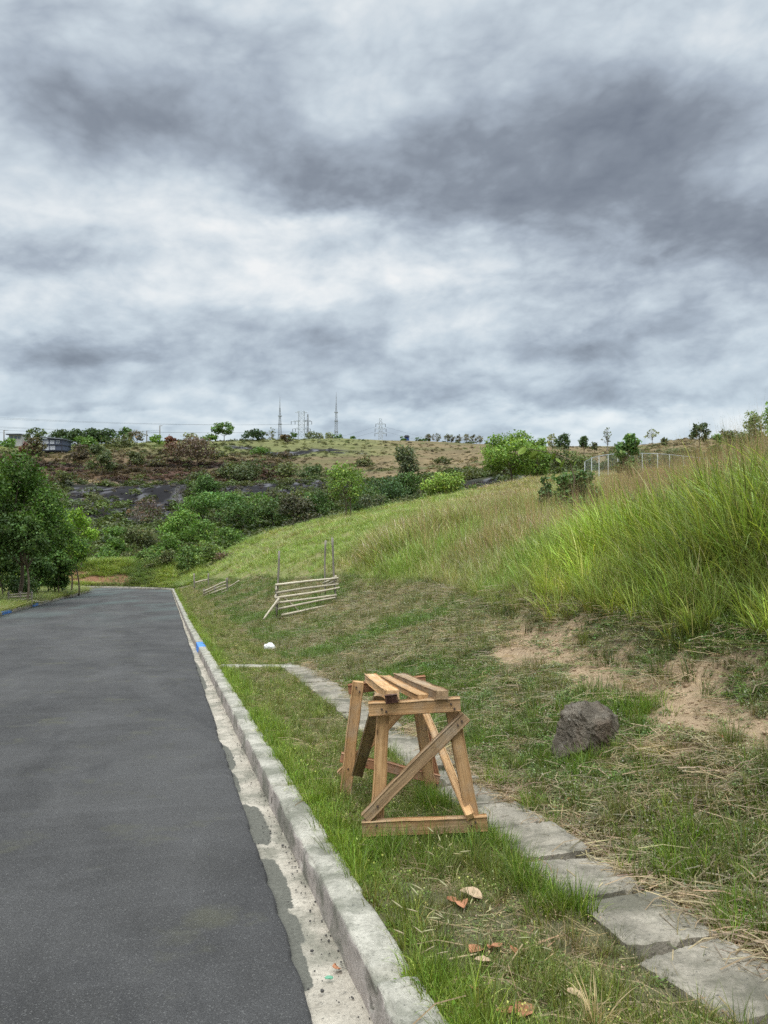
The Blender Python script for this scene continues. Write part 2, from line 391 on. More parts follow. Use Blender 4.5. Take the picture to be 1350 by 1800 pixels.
def mat_concrete(name, c1, c2, moss, moss_lo, dark=(.05, .05, .045), stain_attr=None, pink=None):
    m, n = material(name); co = geo_co(n)
    f = n.noise(co, 5, 6, .65); g = n.noise(co, 60, 5, .7); h = n.noise(n.v('ADD', co, (9, 4, 2)), 2.6, 6, .7, .4)
    base = n.mix(n.ramp(f, [(.3, 0.0), (.7, 1.0)]), c1, c2)
    if pink is not None:
        nz = n.n('ShaderNodeSeparateXYZ', {0: n.n('ShaderNodeNewGeometry').outputs['Normal']}).outputs[2]
        side = n.m('SUBTRACT', 1.0, n.sstep(nz, .25, .7))
        strk = n.noise(n.v('MULTIPLY', co, (12, 12, 2)), 1.0, 4, .6)
        base = n.mix(side, base, n.mix(strk, pink, tuple(v * .62 for v in pink)))
    base = n.mix(n.m('MULTIPLY', n.ramp(h, [(moss_lo, 0.0), (moss_lo + .14, 1.0)]), .75), base, moss)
    pit = n.ramp(n.noise(co, 52, 6, .78), [(.35, 1.0), (.42, 0.0)])
    sp2 = n.ramp(n.noise(n.v('ADD', co, (2, 6, 1)), 14, 7, .75), [(.55, 0.0), (.66, 1.0)])
    base = n.mix(n.m('MULTIPLY', sp2, .45), base, tuple(v * .45 for v in c1))
    base = n.mix(n.m('MULTIPLY', pit, .8), base, dark)
    if stain_attr:
        a = n.n('ShaderNodeAttribute', attribute_name=stain_attr).outputs['Fac']
        e = n.m('ADD', a, n.m('MULTIPLY', n.m('SUBTRACT', n.noise(co, 16, 5, .65), .5), .55))
        base = n.mix(n.ramp(e, [(.47, 0.0), (.53, 1.0)]), base, n.mix(g, (.085, .083, .068), (.14, .135, .11)))
    k = n.m('MULTIPLY_ADD', g, .9, .55)
    b2 = n.n('ShaderNodeVectorMath', {0: base}, operation='SCALE'); n.set(b2.inputs['Scale'], k)
    finish(n, b2.outputs[0], .92, bump(n, n.m('ADD', g, n.m('MULTIPLY', f, 1.5)), .008, .8), .15); return m

def mat_wood(name, lo, hi, dark, grain=1.0):
    """grain runs along each board's own X axis"""
    m, n = material(name); co = obj_co(n)
    rnd = n.n('ShaderNodeObjectInfo').outputs['Random']
    off = n.n('ShaderNodeCombineXYZ', {0: n.m('MULTIPLY', rnd, 37.0), 1: n.m('MULTIPLY', rnd, 11.0), 2: 0.0}).outputs[0]
    p = n.v('ADD', co, off)
    g1 = n.noise(n.v('MULTIPLY', p, (2.2, 34, 34)), 1.0, 5, .6, 1.2)
    g2 = n.noise(n.v('MULTIPLY', p, (7, 150, 150)), 1.0, 4, .7, .4)
    b1 = n.noise(n.v('ADD', p, (5, 5, 5)), 7, 5, .65)
    base = n.mix(n.ramp(g1, [(.3, 0.0), (.7, 1.0)]), lo, hi)
    base = n.mix(n.m('MULTIPLY', n.ramp(g2, [(.52, 0.0), (.72, 1.0)]), .65), base, dark)
    base = n.mix(n.m('MULTIPLY', n.ramp(b1, [(.56, 0.0), (.74, 1.0)]), .7), base, tuple(v * .55 for v in lo))
    knot = n.n('ShaderNodeTexVoronoi', {'Vector': n.v('MULTIPLY', p, (5, 14, 14)), 'Scale': 1.0}).outputs['Distance']
    base = n.mix(n.ramp(knot, [(.06, 1.0), (.16, 0.0)]), base, dark)
    gw = n.ramp(n.noise(n.v('ADD', p, (3, 8, 1)), 4.5, 6, .7), [(.50, 0.0), (.68, 1.0)])
    base = n.mix(n.m('MULTIPLY', gw, .45), base, (.36, .315, .25))
    k = n.m('MULTIPLY_ADD', rnd, .4, .8)
    b2 = n.n('ShaderNodeVectorMath', {0: base}, operation='SCALE'); n.set(b2.inputs['Scale'], k)
    finish(n, b2.outputs[0], .8, bump(n, n.m('ADD', g1, g2), .004, .8), .2); return m

def mat_leaf(name, attr_type='GEOMETRY', trans=.3, rough=.55, spec=.25):
    m, n = material(name)
    c = n.n('ShaderNodeAttribute', attribute_name='tint', attribute_type=attr_type).outputs['Color']
    if attr_type == 'INSTANCER':
        s = n.n('ShaderNodeAttribute', attribute_name='shade').outputs['Color']
        c = n.mix(1.0, c, s, 'MULTIPLY')
    b = n.n('ShaderNodeBsdfPrincipled', {'Base Color': c, 'Roughness': rough, 'Specular IOR Level': spec})
    t = n.n('ShaderNodeBsdfTranslucent', {'Color': n.mix(1.0, c, (1.05, 1.1, .6), 'MULTIPLY')})
    mx = n.n('ShaderNodeMixShader', {0: trans, 1: b.outputs[0], 2: t.outputs[0]})
    n.n('ShaderNodeOutputMaterial', {'Surface': mx.outputs[0]}); return m

M_GROUND = mat_ground(); M_ASPHALT = mat_asphalt()
M_GUTTER = mat_concrete('gutter_concrete', (.30, .265, .21), (.47, .42, .34), (.15, .145, .11), .47, stain_attr='stain')
M_KERB = mat_concrete('kerb_concrete', (.25, .235, .19), (.44, .41, .34), (.14, .14, .105), .46, pink=(.47, .41, .36))
M_SLAB = mat_concrete('slab_concrete', (.18, .16, .125), (.34, .30, .235), (.09, .085, .06), .46)
M_WOOD = mat_wood('timber', (.37, .208, .09), (.60, .38, .19), (.10, .052, .026))
M_WOOD_OLD = mat_wood('weathered_timber', (.22, .14, .075), (.44, .30, .17), (.055, .045, .035))
M_WOOD_RED = mat_wood('reddish_timber', (.28, .13, .07), (.42, .225, .12), (.11, .05, .03))
M_BAMBOO = mat_wood('bamboo', (.40, .35, .25), (.56, .50, .38), (.22, .18, .12))
M_POST = mat_wood('grey_post_wood', (.17, .15, .125), (.30, .27, .225), (.08, .07, .06))
M_BARK = mat_plain('bark', (.13, .10, .07), .95, .45, 9)
M_BARK_PALE = mat_plain('pale_bark', (.25, .225, .19), .95, .35, 9)
M_LEAF = mat_leaf('leaves')
M_GRASS = mat_leaf('grass_blades', 'INSTANCER', .35, .5, .3)
M_STEEL = mat_plain('galvanised_steel', (.34, .37, .40), .5, .1, 3, .3)
M_BLUE = mat_concrete('blue_kerb_paint', (.07, .20, .58), (.12, .28, .66), (.30, .33, .40), .63)

# ------------------------------------------------------------------ ground sheet
def band(v, a, b, s): return ss(v, a - s, a + s) * (1 - ss(v, b - s, b + s))
def lerp3(c, d, f): return c * (1 - f[..., None]) + np.asarray(d) * f[..., None]
def soil_mask(x, Y):
    """bare tan soil on the bank, a band below the tall grass and a patch by the boulder"""
    t = x - xk(Y)
    n = fbm(x * 1.3, Y * 1.3, 40, 4); n2 = fbm(x * 3.1, Y * 3.1, 44, 4)
    a = band(t - t_soil(Y) + (n - .5) * .9 + (n2 - .5) * .5, -.33, .34, .10) * (1 - ss(Y, 9.8, 11.5))
    b = band(t, 1.9, 2.75, .25) * band(Y, 4.2, 5.5, .4) * ss(n2, .45, .62)
    c = ss(n, .68, .78) * band(t, 2.0, 4.2, .4) * (1 - ss(Y, 16, 24)) * .8
    return np.clip(np.maximum(np.maximum(a, b), c), 0, 1)
def ground_color(x, Y):
    t = x - xk(Y); px = x / np.maximum(Y, 1) * F + 675
    n = fbm(x * .6, Y * .6, 50, 4); n2 = fbm(x * 2.4, Y * 2.4, 55, 4)
    c = np.zeros(x.shape + (3,)) + np.array([.125, .115, .062])
    c = lerp3(c, (.225, .185, .115), ss(n2, .42, .66) * ss(t, 1.2, 1.9))
    c = lerp3(c, (.12, .15, .05), ss(n, .40, .62) * ss(t, 1.2, 1.9) * .7)
    c = lerp3(c, (.31, .225, .14), soil_mask(x, Y))
    c = lerp3(c, (.12, .13, .045), ss(t, 4.0, 5.0) * (1 - ss(Y, 14, 20)))
    hill = ss(Y, 14, 24) * ss(t, 2.2, 3.6)
    c = lerp3(c, (.155, .17, .055), hill * .9)
    c = lerp3(c, (.215, .18, .09), hill * ss(n, .42, .7) * (.75))
    c = lerp3(c, (.11, .13, .045), (x < xL(Y)) * 1.0)
    bk = (t < 0) & (Y > yback(x))
    c = lerp3(c, (.10, .11, .05), bk * 1.0)
    c = lerp3(c, (.20, .105, .06), bk * band(Y - yback(x), .9, 4.6, .6) * band(px, 105, 235, 20) * ss(fbm(x * .35, Y * .5, 58), .30, .42))
    # the opposite hill
    fw = ss(Y, 92, 108)
    m1 = fbm(x / 9, Y / 4, 60, 5); m2 = fbm(x / 22, Y / 9, 64, 4); m3 = fbm(x / 40, Y / 3.0, 68, 4)
    f = np.zeros(x.shape + (3,)) + np.array([.075, .085, .035])
    f = lerp3(f, (.06, .05, .035), ss(m1, .45, .65))
    up = ss(Y, 178, 186)
    f = lerp3(f, (.125, .125, .052), up)
    f = lerp3(f, (.165, .125, .07), up * ss(m2, .38, .6) * .9)
    brown = up * (1 - ss(px, 470, 560)) * (1 - ss(Y + (m2 - .5) * 30, 208, 222))
    f = lerp3(f, (.085, .048, .033), brown * (.5 + .5 * ss(m1, .3, .6)))
    f = lerp3(f, (.03, .024, .022), brown * ss(m3, .52, .66) * .8)
    f = lerp3(f, (.20, .15, .082), up * ss(px, 560, 700) * ss(m3, .40, .62) * .9)
    f = lerp3(f, (.15, .16, .06), ss(Y, 218, 228) * (1 - ss(px, 600, 760)) * .8)
    mott = .62 + .76 * fbm(x / 2.6, Y / 1.4, 77, 4); strk = .72 + .56 * fbm(x / 14, Y / 1.1, 81, 4)
    f = f * (mott * strk * .88)[..., None]
    edge = ss(Y, 176, 178) * (1 - ss(Y, 180, 183)) * ss(vn(x / 5, Y / 5, 71), .4, .6)
    f = lerp3(f, (.22, .165, .115), edge * (px < 420))
    burn = band(px, 118, 330, 12) * band(Y + (m1 - .5) * 5, 140, 176, 2)
    burn = np.maximum(burn, band(px, 370, 640, 15) * band(Y + (m1 - .5) * 8, 156, 176, 2))
    burn = np.maximum(burn, band(px, 790, 1090, 15) * band(Y + (m1 - .5) * 5, 120, 154, 2))
    burn = np.maximum(burn, band(px, 400, 640, 15) * band(Y + (m2 - .5) * 10, 222, 236, 2) * ss(m1, .42, .55))
    dk = lerp3(np.zeros(x.shape + (3,)) + np.array([.018, .017, .018]), (.115, .112, .118), ss(fbm(x / 1.7, Y / 1.7, 75, 5), .48, .64))
    f = lerp3(f, (0, 0, 0), burn) + dk * burn[..., None]
    return c * (1 - fw[..., None]) + f * fw[..., None]

def build_ground():
    q = np.linspace(-1, 1, 620); xs = .8 + 2.6 * np.sinh(6.2 * q)
    q = np.linspace(-.55, 1, 760); ys = 4 + 2.2 * np.sinh(7.15 * q)
    ys = ys[(ys > -40)]
    far_y = np.arange(90, 290, 1.0); ys = np.unique(np.concatenate([ys[(ys < 90) | (ys > 290)], far_y]))
    X, Y = np.meshgrid(xs, ys)
    Z = height(X, Y); C = ground_color(X, Y)
    me = mesh('ground', np.stack([X, Y, Z], -1).reshape(-1, 3), grid_faces(len(ys), len(xs)), attrs={'col': C.reshape(-1, 3)}, mats=[M_GROUND], smooth=True)
    kind(link('ground', me), 'structure')
build_ground()

# ------------------------------------------------------------------ road, gutter, kerbs
def edge_off(Y): return .42 - .006 * np.clip(Y, 0, 30) + (fbm(Y * .8, Y * 0, 80, 4) - .5) * .03 + (vn(Y * 14, Y * 0, 84) - .5) * .022
def road_z(x, Y):
    return zr(Y) + .012 * (fbm(x * .7, Y * .7, 86, 2) - .5)
def build_road():
    ys = np.unique(np.concatenate([np.arange(-8, 14, .05), np.arange(14, 60, .25), np.arange(60, 69.01, .2)]))
    fr = 1 - np.linspace(0, 1, 46) ** 1.6
    xr = np.maximum(xR(ys) - edge_off(ys), -60); xl = np.minimum(np.maximum(xL(ys) + .13, -60), xr - .02)
    X = xl[:, None] + (xr - xl)[:, None] * fr[None, :]          # from the gutter edge towards the far kerb
    Y = np.repeat(ys[:, None], len(fr), 1)
    Z = road_z(X, Y) + .02 * np.sin(np.pi * np.clip((X - xl[:, None]) / 8, 0, 1))
    e = np.minimum(1, (xr[:, None] - X) / .05); Z = Z - .012 * (1 - e)
    # the broken lip of the asphalt down to the concrete
    lip = np.stack([xr + .008 + .012 * vn(ys * 30, ys * 0, 88), ys, zr(ys) - .06], -1)[:, None, :]
    P = np.concatenate([lip, np.stack([X, Y, Z], -1)], 1)
    me = mesh('road', P.reshape(-1, 3), grid_faces(len(ys), len(fr) + 1)[:, ::-1], mats=[M_ASPHALT], smooth=True)
    kind(link('road', me), 'structure')
build_road()

def polyline(pts, step_fn):
    """walk a polyline with a step that depends on distance"""
    P = np.array(pts, float); seg = np.linalg.norm(np.diff(P, axis=0), axis=1); cum = np.concatenate([[0], np.cumsum(seg)])
    s = 0; out = []
    while s < cum[-1]:
        y = np.interp(s, cum, P[:, 1]); out.append(s); s += step_fn(y)
    out = np.array(out)
    Q = np.stack([np.interp(out, cum, P[:, 0]), np.interp(out, cum, P[:, 1])], -1)
    d = np.gradient(Q, axis=0); d /= np.linalg.norm(d, axis=1)[:, None]
    return Q, np.stack([d[:, 1], -d[:, 0]], -1), out
def strip(name, Q, N, s, prof, mat, amp, seed, joints=None, attr=None, mats=None, mfun=None):
    """sweep a profile of (offset to the right, height) along a line on the road's slope"""
    prof = np.array(prof, float); n = len(Q)
    off = np.repeat(prof[None, :, 0], n, 0); zz = np.repeat(prof[None, :, 1], n, 0)
    ci = np.arange(len(prof))[None, :] * .35
    ns = (fbm(s[:, None] * 6 + ci * 0, ci * 3 + s[:, None] * 0, seed, 4) - .5)
    nf = (fbm(s[:, None] * 25, ci * 9 + s[:, None] * 0, seed + 7, 3) - .5)
    zz = zz + amp * (ns * 1.6 + nf * .9); off = off + amp * 1.2 * (fbm(s[:, None] * 5, ci * 3 + 40, seed + 3, 4) - .5) * 2
    if seed == 100:      # bits broken off the two upper edges
        for c, sd in ((5, 131), (11.5, 137)):
            g = np.exp(-((np.arange(len(prof)) - c) / 1.1) ** 2)[None, :]
            ch = ss(fbm(s * 4.5, s * 0, sd, 4), .56, .72)[:, None]
            zz = zz - g * ch * .022; off = off + g * ch * (.014 if c < 8 else -.012)
    if joints is not None:
        j = joints(s)[:, None]; zz = zz - .075 * j * (prof[None, :, 1] > 0); off = off + .02 * j * (prof[None, :, 1] > 0)
    X = Q[:, 0:1] + N[:, 0:1] * off; Y = Q[:, 1:2] + N[:, 1:2] * off
    Z = zr(Q[:, 1:2]) + zz
    at_ = {attr: strip_stain(X, Y, off).reshape(-1)} if attr else None
    faces = grid_faces(n, len(prof))
    mi = None
    if mfun is not None:
        k = mfun(s[:-1], Q[:-1]); mi = np.repeat(k, len(prof) - 1)
    me = mesh(name, np.stack([X, Y, Z], -1).reshape(-1, 3), faces[:, ::-1], attrs=at_, mats=mats or [mat], midx=mi, smooth=True)
    return kind(link(name, me), 'structure')
def strip_stain(X, Y, off):
    """tar and mud patches on the gutter, along the asphalt's edge"""
    a = np.zeros(X.shape)
    for yc, ln, wd in ((7.1, .55, .17), (6.2, .34, .13), (5.15, .46, .22), (4.15, .40, .19), (3.62, .2, .17), (3.28, .26, .13), (9.6, .5, .12), (12.2, 1.0, .2), (14, 1.3, .2), (17.5, 2.2, .2), (22, 2.6, .22), (27, 2, .2), (33, 4, .2), (42, 5, .2)):
        w = np.exp(-(np.abs((Y - yc) / ln) ** 4)) * (1 - ss(off + .44, wd * .55, wd * 1.25)); a = np.maximum(a, w)
    return np.maximum(a, .45 * (1 - ss(off + .44, .02, .12)))

_right = [(xk(y), y) for y in np.arange(-6, 60, 1.0)] + [(x, y) for x, y in zip(XR_X[1:-1], XR_Y[1:-1])]
QR, NR, SR = polyline(_right, lambda y: .035 if y < 9 else (.06 if y < 16 else .18))
_gm = QR[:, 1] < 60
strip('gutter', QR[_gm], NR[_gm], SR[_gm], [(-.62, -.05), (-.5, -.045), (-.44, -.04), (-.40, -.036), (-.34, -.036), (-.29, -.038), (-.24, -.036), (-.20, -.034), (-.165, -.03)], M_GUTTER, .006, 90, attr='stain')
jr = np.random.default_rng(5)
J = np.cumsum(jr.uniform(.75, 1.5, 90)); J = np.append(J, np.interp(11.55, QR[:, 1], SR))
def joints(s): return np.exp(-(np.abs(s[:, None] - J[None, :]).min(1) / .03) ** 2)
def blue_right(s, Q):
    return ((Q[:, 1] > 16.6) & (Q[:, 1] < 17.6)).astype(int)
KPROF = [(-.172, -.06), (-.170, .0), (-.168, .05), (-.166, .10), (-.164, .118), (-.160, .126), (-.150, .130), (-.125, .131), (-.09, .132), (-.05, .132), (-.02, .131), (-.006, .128), (.0, .115), (.004, .0)]
kr = strip('kerb', QR, NR, SR, KPROF, M_KERB, .009, 100, joints, mats=[M_KERB, M_BLUE], mfun=blue_right)
_left = [(x, y) for x, y in zip(np.interp(np.arange(14, 59, 1.0), XL_Y, XL_X), np.arange(14, 59, 1.0))] + [(-23.2, 59.5), (-24.2, 60.5), (-26, 61.2), (-45, 62)]
QL, NL, SL = polyline(_left, lambda y: .2)
def blue_left(s, Q):
    y = Q[:, 1]; return (((y > 30.9) & (y < 32.6)) | ((y > 37.0) & (y < 38.6))).astype(int)
strip('kerb', QL, -NL, SL, [(a, b) for a, b in KPROF][::1], M_KERB, .012, 120, joints, mats=[M_KERB, M_BLUE], mfun=blue_left)
# ------------------------------------------------------------------ walkway of loose slabs
ORD = 'nearest second third fourth fifth sixth seventh eighth ninth tenth eleventh twelfth thirteenth fourteenth fifteenth sixteenth seventeenth eighteenth nineteenth twentieth twenty-first twenty-second twenty-third'.split()
def slab_mesh(seed, L, W, H=.10):
    nx, ny = 44, 40
    u = np.linspace(-1, 1, nx); v = np.linspace(-1, 1, ny)
    U, Vv = np.meshgrid(u, v)
    # rounded, chipped outline
    rx = W / 2 * (1 - .07 * fbm(Vv * 3 + 9, U * 0 + seed, seed, 4) - .035 * np.abs(Vv) ** 8); ry = L / 2 * (1 - .05 * fbm(U * 3 + 5, Vv * 0 + seed * 3, seed + 5, 4) - .03 * np.abs(U) ** 8)
    # one corner of each end is worn back, which leaves wedge-shaped gaps between neighbours
    ry = ry * (1 - .10 * ss(U * (1 if seed % 2 else -1), -.1, .9) * (Vv > 0) - .05 * ss(-U, .3, 1) * (Vv < 0))
    X = U * rx; Y = Vv * ry
    e = np.maximum(np.abs(U), np.abs(Vv))
    Z = .005 * (fbm(U * 3, Vv * 3, seed + 9, 5) - .5) * 2 + .004 * (fbm(U * 14, Vv * 14, seed + 15, 3) - .5) - .007 * ss(e, .93, 1.0) * (.3 + fbm(U * 5, Vv * 5, seed + 12, 3)) - .03 * (ss(fbm(U * 4, Vv * 4, seed + 20), .62, .8) * ss(e, .75, 1))
    top = np.stack([X, Y, Z], -1).reshape(-1, 3)
    idx = np.arange(nx * ny).reshape(ny, nx)
    ring = np.concatenate([idx[0, :], idx[1:, -1], idx[-1, -2::-1], idx[-2:0:-1, 0]])
    cr = np.abs(fbm(U * 1.3 + seed, Vv * 1.3, seed + 31, 4) - .5); top[:, 2] -= (.008 * (1 - ss(cr, .0, .012))).reshape(-1) * (seed % 3 == 0)
    low = top[ring] * [1.01, 1.01, 0] + [0, 0, -H]; mid = top[ring] * [1.0, 1.0, 1] + [0, 0, -.035]
    n = len(ring); o0 = nx * ny; o1 = o0 + n; o2 = o1 + n; k = np.arange(n); k1 = (k + 1) % n
    Q = [grid_faces(ny, nx), np.stack([o0 + k, o1 + k, o1 + k1, o0 + k1], -1), np.stack([o1 + k, o2 + k, o2 + k1, o1 + k1], -1)]
    return mesh('slab', np.vstack([top, top[ring], mid, low]), np.vstack(Q), mats=[M_SLAB], smooth=True)
def build_slabs():
    r = np.random.default_rng(3)
    edges = [2.06, 2.60, 3.10, 3.585, 4.07, 4.56]
    while edges[-1] < 12.9: edges.append(edges[-1] + .487)
    for i in range(len(edges) - 1):
        y0, y1 = edges[i], edges[i + 1]; y = (y0 + y1) / 2
        x = xk(y) + 1.10 + .013 * y
        me = slab_mesh(200 + i * 3, (y1 - y0) * .975, .42 + .02 * r.random())
        o = link('concrete_slab', me, None, (x, y, zr(y) + .122 + .024 * r.random()))
        o.rotation_euler = (-.082 + r.normal(0, .045), r.normal(0, .03), math.atan(.275) + r.normal(0, .05))
        extra = {0: 'nearest and largest-looking grey concrete slab of the walkway beside the verge', 4: "grey concrete walkway slab just in front of the sawhorse's outer foot",
                 5: "concrete walkway slab against the sawhorse's front outer leg"}.get(i)
        tag(o, extra or f'{ORD[i]} grey concrete slab of the walkway counting from its near end', 'paving slab', 'slabs of the walkway')
build_slabs()

def build_cross():
    y = 12.95; x0 = xk(y) + .02; mb = MB()
    nx, ny = 40, 7
    u = np.linspace(0, 1.5, nx); v = np.linspace(-.17, .17, ny); U, Vv = np.meshgrid(u, v)
    e = np.maximum(np.abs(Vv) / .17, 0)
    Z = .135 + .02 * (fbm(U * 6, Vv * 6, 301, 4) - .5) - .02 * ss(e, .7, 1.0)
    P = np.stack([U, Vv + .02 * (fbm(U * 4, Vv * 0, 305) - .5), Z - .086 * Vv], -1).reshape(-1, 3)
    mb.add(P, grid_faces(ny, nx))
    F_ = P.reshape(ny, nx, 3)[0]; lo = F_ * [1, 1, 0] + [0, 0, -.05]
    mb.add(np.vstack([lo, F_]), grid_faces(2, nx))
    F_ = P.reshape(ny, nx, 3)[:, -1]; lo = F_ * [1, 1, 0] + [0, 0, -.05]
    mb.add(np.vstack([F_, lo]), grid_faces(2, ny))
    o = mb.build('concrete_edging', M_KERB, None, (x0, y, float(zr(y))))
    tag(o, 'pale concrete edging strip crossing the verge at the far end of the slabs', 'edging')
build_cross()

# ------------------------------------------------------------------ sawhorse
def board(parent, name, p0, p1, w, th, mat, up=(0, 0, 1), seed=0, roll=0, label=None, extend=0):
    """a sawn board from p0 to p1: w is its width across 'up', th its thickness"""
    p0, p1 = Vector(p0), Vector(p1); d = p1 - p0; L = d.length + extend; x = d.normalized()
    y = Vector(up) - Vector(up).dot(x) * x; y.normalize(); z = x.cross(y)
    if roll:
        q = Matrix.Rotation(roll, 3, x); y = q @ y; z = q @ z
    nx = max(8, int(L / .03)); prof = []
    b = .006
    for sx, sy in ((-1, -1), (1, -1), (1, 1), (-1, 1)):
        a = [(sx * (w / 2 - b), sy * th / 2), (sx * w / 2, sy * (th / 2 - b))]
        prof += a if sx * sy > 0 else a[::-1]
    prof = np.array(prof); k = len(prof)
    s = np.linspace(-L / 2, L / 2, nx)
    wob = (fbm(s * 5 + seed, s * 0, 400 + seed, 3) - .5)[:, None]; wob2 = (fbm(s * 14 + seed, s * 0, 420 + seed, 3) - .5)[:, None]
    Yv = prof[None, :, 0] * (1 + .10 * wob) + .012 * wob
    Zv = prof[None, :, 1] * (1 + .10 * wob2) + .006 * (fbm(s * 4, s * 0 + 7, 440 + seed, 3) - .5)[:, None]
    er = .006 * (fbm(prof[:, 0] * 40 + seed, prof[:, 1] * 40, 460 + seed) - .5)
    Xv = np.repeat(s[:, None], k, 1); Xv[0] += er; Xv[-1] += er * 1.4
    V = np.stack([Xv, Yv, Zv], -1).reshape(-1, 3)
    Q = [(i * k + j, i * k + (j + 1) % k, (i + 1) * k + (j + 1) % k, (i + 1) * k + j) for i in range(nx - 1) for j in range(k)]
    c0 = len(V); V = np.vstack([V, [[-L / 2, 0, 0], [L / 2, 0, 0]]])
    T = [(c0, (j + 1) % k, j) for j in range(k)] + [(c0 + 1, (nx - 1) * k + j, (nx - 1) * k + (j + 1) % k) for j in range(k)]
    o = link(name, mesh(name, V, Q, T, mats=[mat]), parent)
    rot = Matrix((x, y, z)).transposed()
    o.location = (p0 + p1) / 2 - parent.location; o.rotation_euler = rot.to_euler()
    if label: o['label'] = label
    return o
def W(px, py, Y): return Vector(((px - 675) / F * Y, Y, CAMZ - (py - 900) / F * Y))
def build_sawhorse():
    base = at(690, 4.85)
    h = empty('sawhorse', base, 'homemade wooden sawhorse of rough timber standing on the grass verge by the slabs', 'sawhorse')
    fwd = (W(730, 1245, 4.42) - W(686, 1208, 5.32)); fwd.z = 0; fwd.normalize()        # from the rear frame to the front one
    side = Vector((1, .06, 0)).normalized()
    Yf, Yr = 4.40, 5.34
    # rear trestle
    board(h, 'leg', W(629, 1198, Yr - .03), W(606, 1398, Yr - .03), .078, .055, M_WOOD, side, 1)
    board(h, 'leg', W(733, 1222, Yr + .03), W(758, 1392, Yr + .06), .078, .055, M_WOOD, side, 2)
    board(h, 'rail', W(612, 1211, Yr + .02), W(748, 1195, Yr + .07), .070, .04, M_WOOD_RED, (0, 0, 1), 3)
    board(h, 'rail', W(599, 1330, Yr + .02), W(772, 1369, Yr + .07), .070, .04, M_WOOD_RED, (0, 0, 1), 4)
    board(h, 'brace', W(727, 1226, Yr + .01), W(598, 1362, Yr + .02), .062, .035, M_WOOD, (0, 0, 1), 5)
    # front trestle
    board(h, 'leg', W(674, 1250, Yf + .03), W(660, 1478, Yf + .03), .074, .055, M_WOOD, side, 6)
    board(h, 'leg', W(794, 1245, Yf + .03), W(841, 1490, Yf - .03), .076, .055, M_WOOD, side, 7)
    board(h, 'rail', W(648, 1247, Yf - .025), W(809, 1238, Yf - .03), .078, .05, M_WOOD, (0, 0, 1), 8)
    board(h, 'rail', W(637, 1456, Yf - .035), W(857, 1447, Yf - .06), .088, .045, M_WOOD, (0, 0, 1), 9)
    board(h, 'brace', W(819, 1259, Yf - .015), W(641, 1437, Yf - .03), .068, .04, M_WOOD_OLD, (0, 0, 1), 10, label='weathered diagonal brace with blackened lower end')
    # long side braces between the trestles
    board(h, 'brace', W(668, 1222, Yf + .09), W(628, 1362, Yr - .10), .030, .075, M_WOOD_OLD, (0, 1, .2), 11)
    board(h, 'brace', W(741, 1236, Yr - .02), W(827, 1436, Yf - .09), .050, .050, M_WOOD, (1, 0, .3), 12)
    board(h, 'strut', W(744, 1256, Yr + .1), W(768, 1370, Yr + .12), .05, .04, M_WOOD_RED, side, 13)
    board(h, 'end_cap', W(677, 1229, Yf - .085), W(699, 1226, Yf - .085), .055, .012, mat_wood('dark_red_end_grain', (.085, .04, .03), (.13, .065, .045), (.03, .02, .015)), (0, 0, 1), 18)
    # nail heads where the boards cross
    m_nail = mat_plain('nail_steel', (.07, .05, .04), .6, .2, 20)
    for px, py, Yn in ((671, 1247, Yf - .052), (679, 1251, Yf - .052), (793, 1238, Yf - .057), (799, 1246, Yf - .057), (662, 1452, Yf - .06), (836, 1446, Yf - .082), (830, 1452, Yf - .082), (805, 1275, Yf - .037), (812, 1268, Yf - .037), (664, 1418, Yf - .05), (626, 1208, Yr - .06), (632, 1216, Yr - .06), (612, 1352, Yr - .06)):
        mb = MB(); mb.tube([(0, .008, 0), (0, -.004, 0)], .006, 8); mb.build('nail', m_nail, h, W(px, py, Yn) - base)
    # three slats on top
    board(h, 'slat', W(650, 1190, Yr + .12), W(690, 1222, Yf - .06), .085, .060, M_WOOD, side, 14, label='slat with a dark red-brown painted end')
    board(h, 'slat', W(676, 1192, Yr + .06), W(743, 1226, Yf - .01), .070, .045, M_WOOD, side, 15)
    board(h, 'slat', W(701, 1190, Yr + .10), W(777, 1222, Yf - .07), .080, .060, M_WOOD_OLD, side, 16)
build_sawhorse()

# ------------------------------------------------------------------ boulder and loose things
def mat_rock():
    m, n = material('boulder_stone'); co = obj_co(n)
    f = n.noise(co, 7, 7, .7, .6); g = n.noise(co, 40, 6, .75); v = n.noise(n.v('MULTIPLY', co, (6, 6, 14)), 1.6, 6, .7, 1.0)
    b = n.mix(n.ramp(f, [(.32, 0.0), (.68, 1.0)]), (.075, .062, .046), (.225, .19, .145))
    b = n.mix(n.m('MULTIPLY', n.ramp(v, [(.55, 0.0), (.66, 1.0)]), .7), b, (.27, .245, .20))
    b = n.mix(n.m('MULTIPLY', n.ramp(n.noise(co, 3.2, 3), [(.52, 0.0), (.62, 1.0)]), .5), b, (.095, .06, .04))
    s = n.n('ShaderNodeVectorMath', {0: b}, operation='SCALE'); n.set(s.inputs['Scale'], n.m('MULTIPLY_ADD', g, 1.1, .45))
    finish(n, s.outputs[0], .9, bump(n, n.m('ADD', n.m('MULTIPLY', f, 2.0), g), .03, .9), .2); return m
M_ROCK = mat_rock()
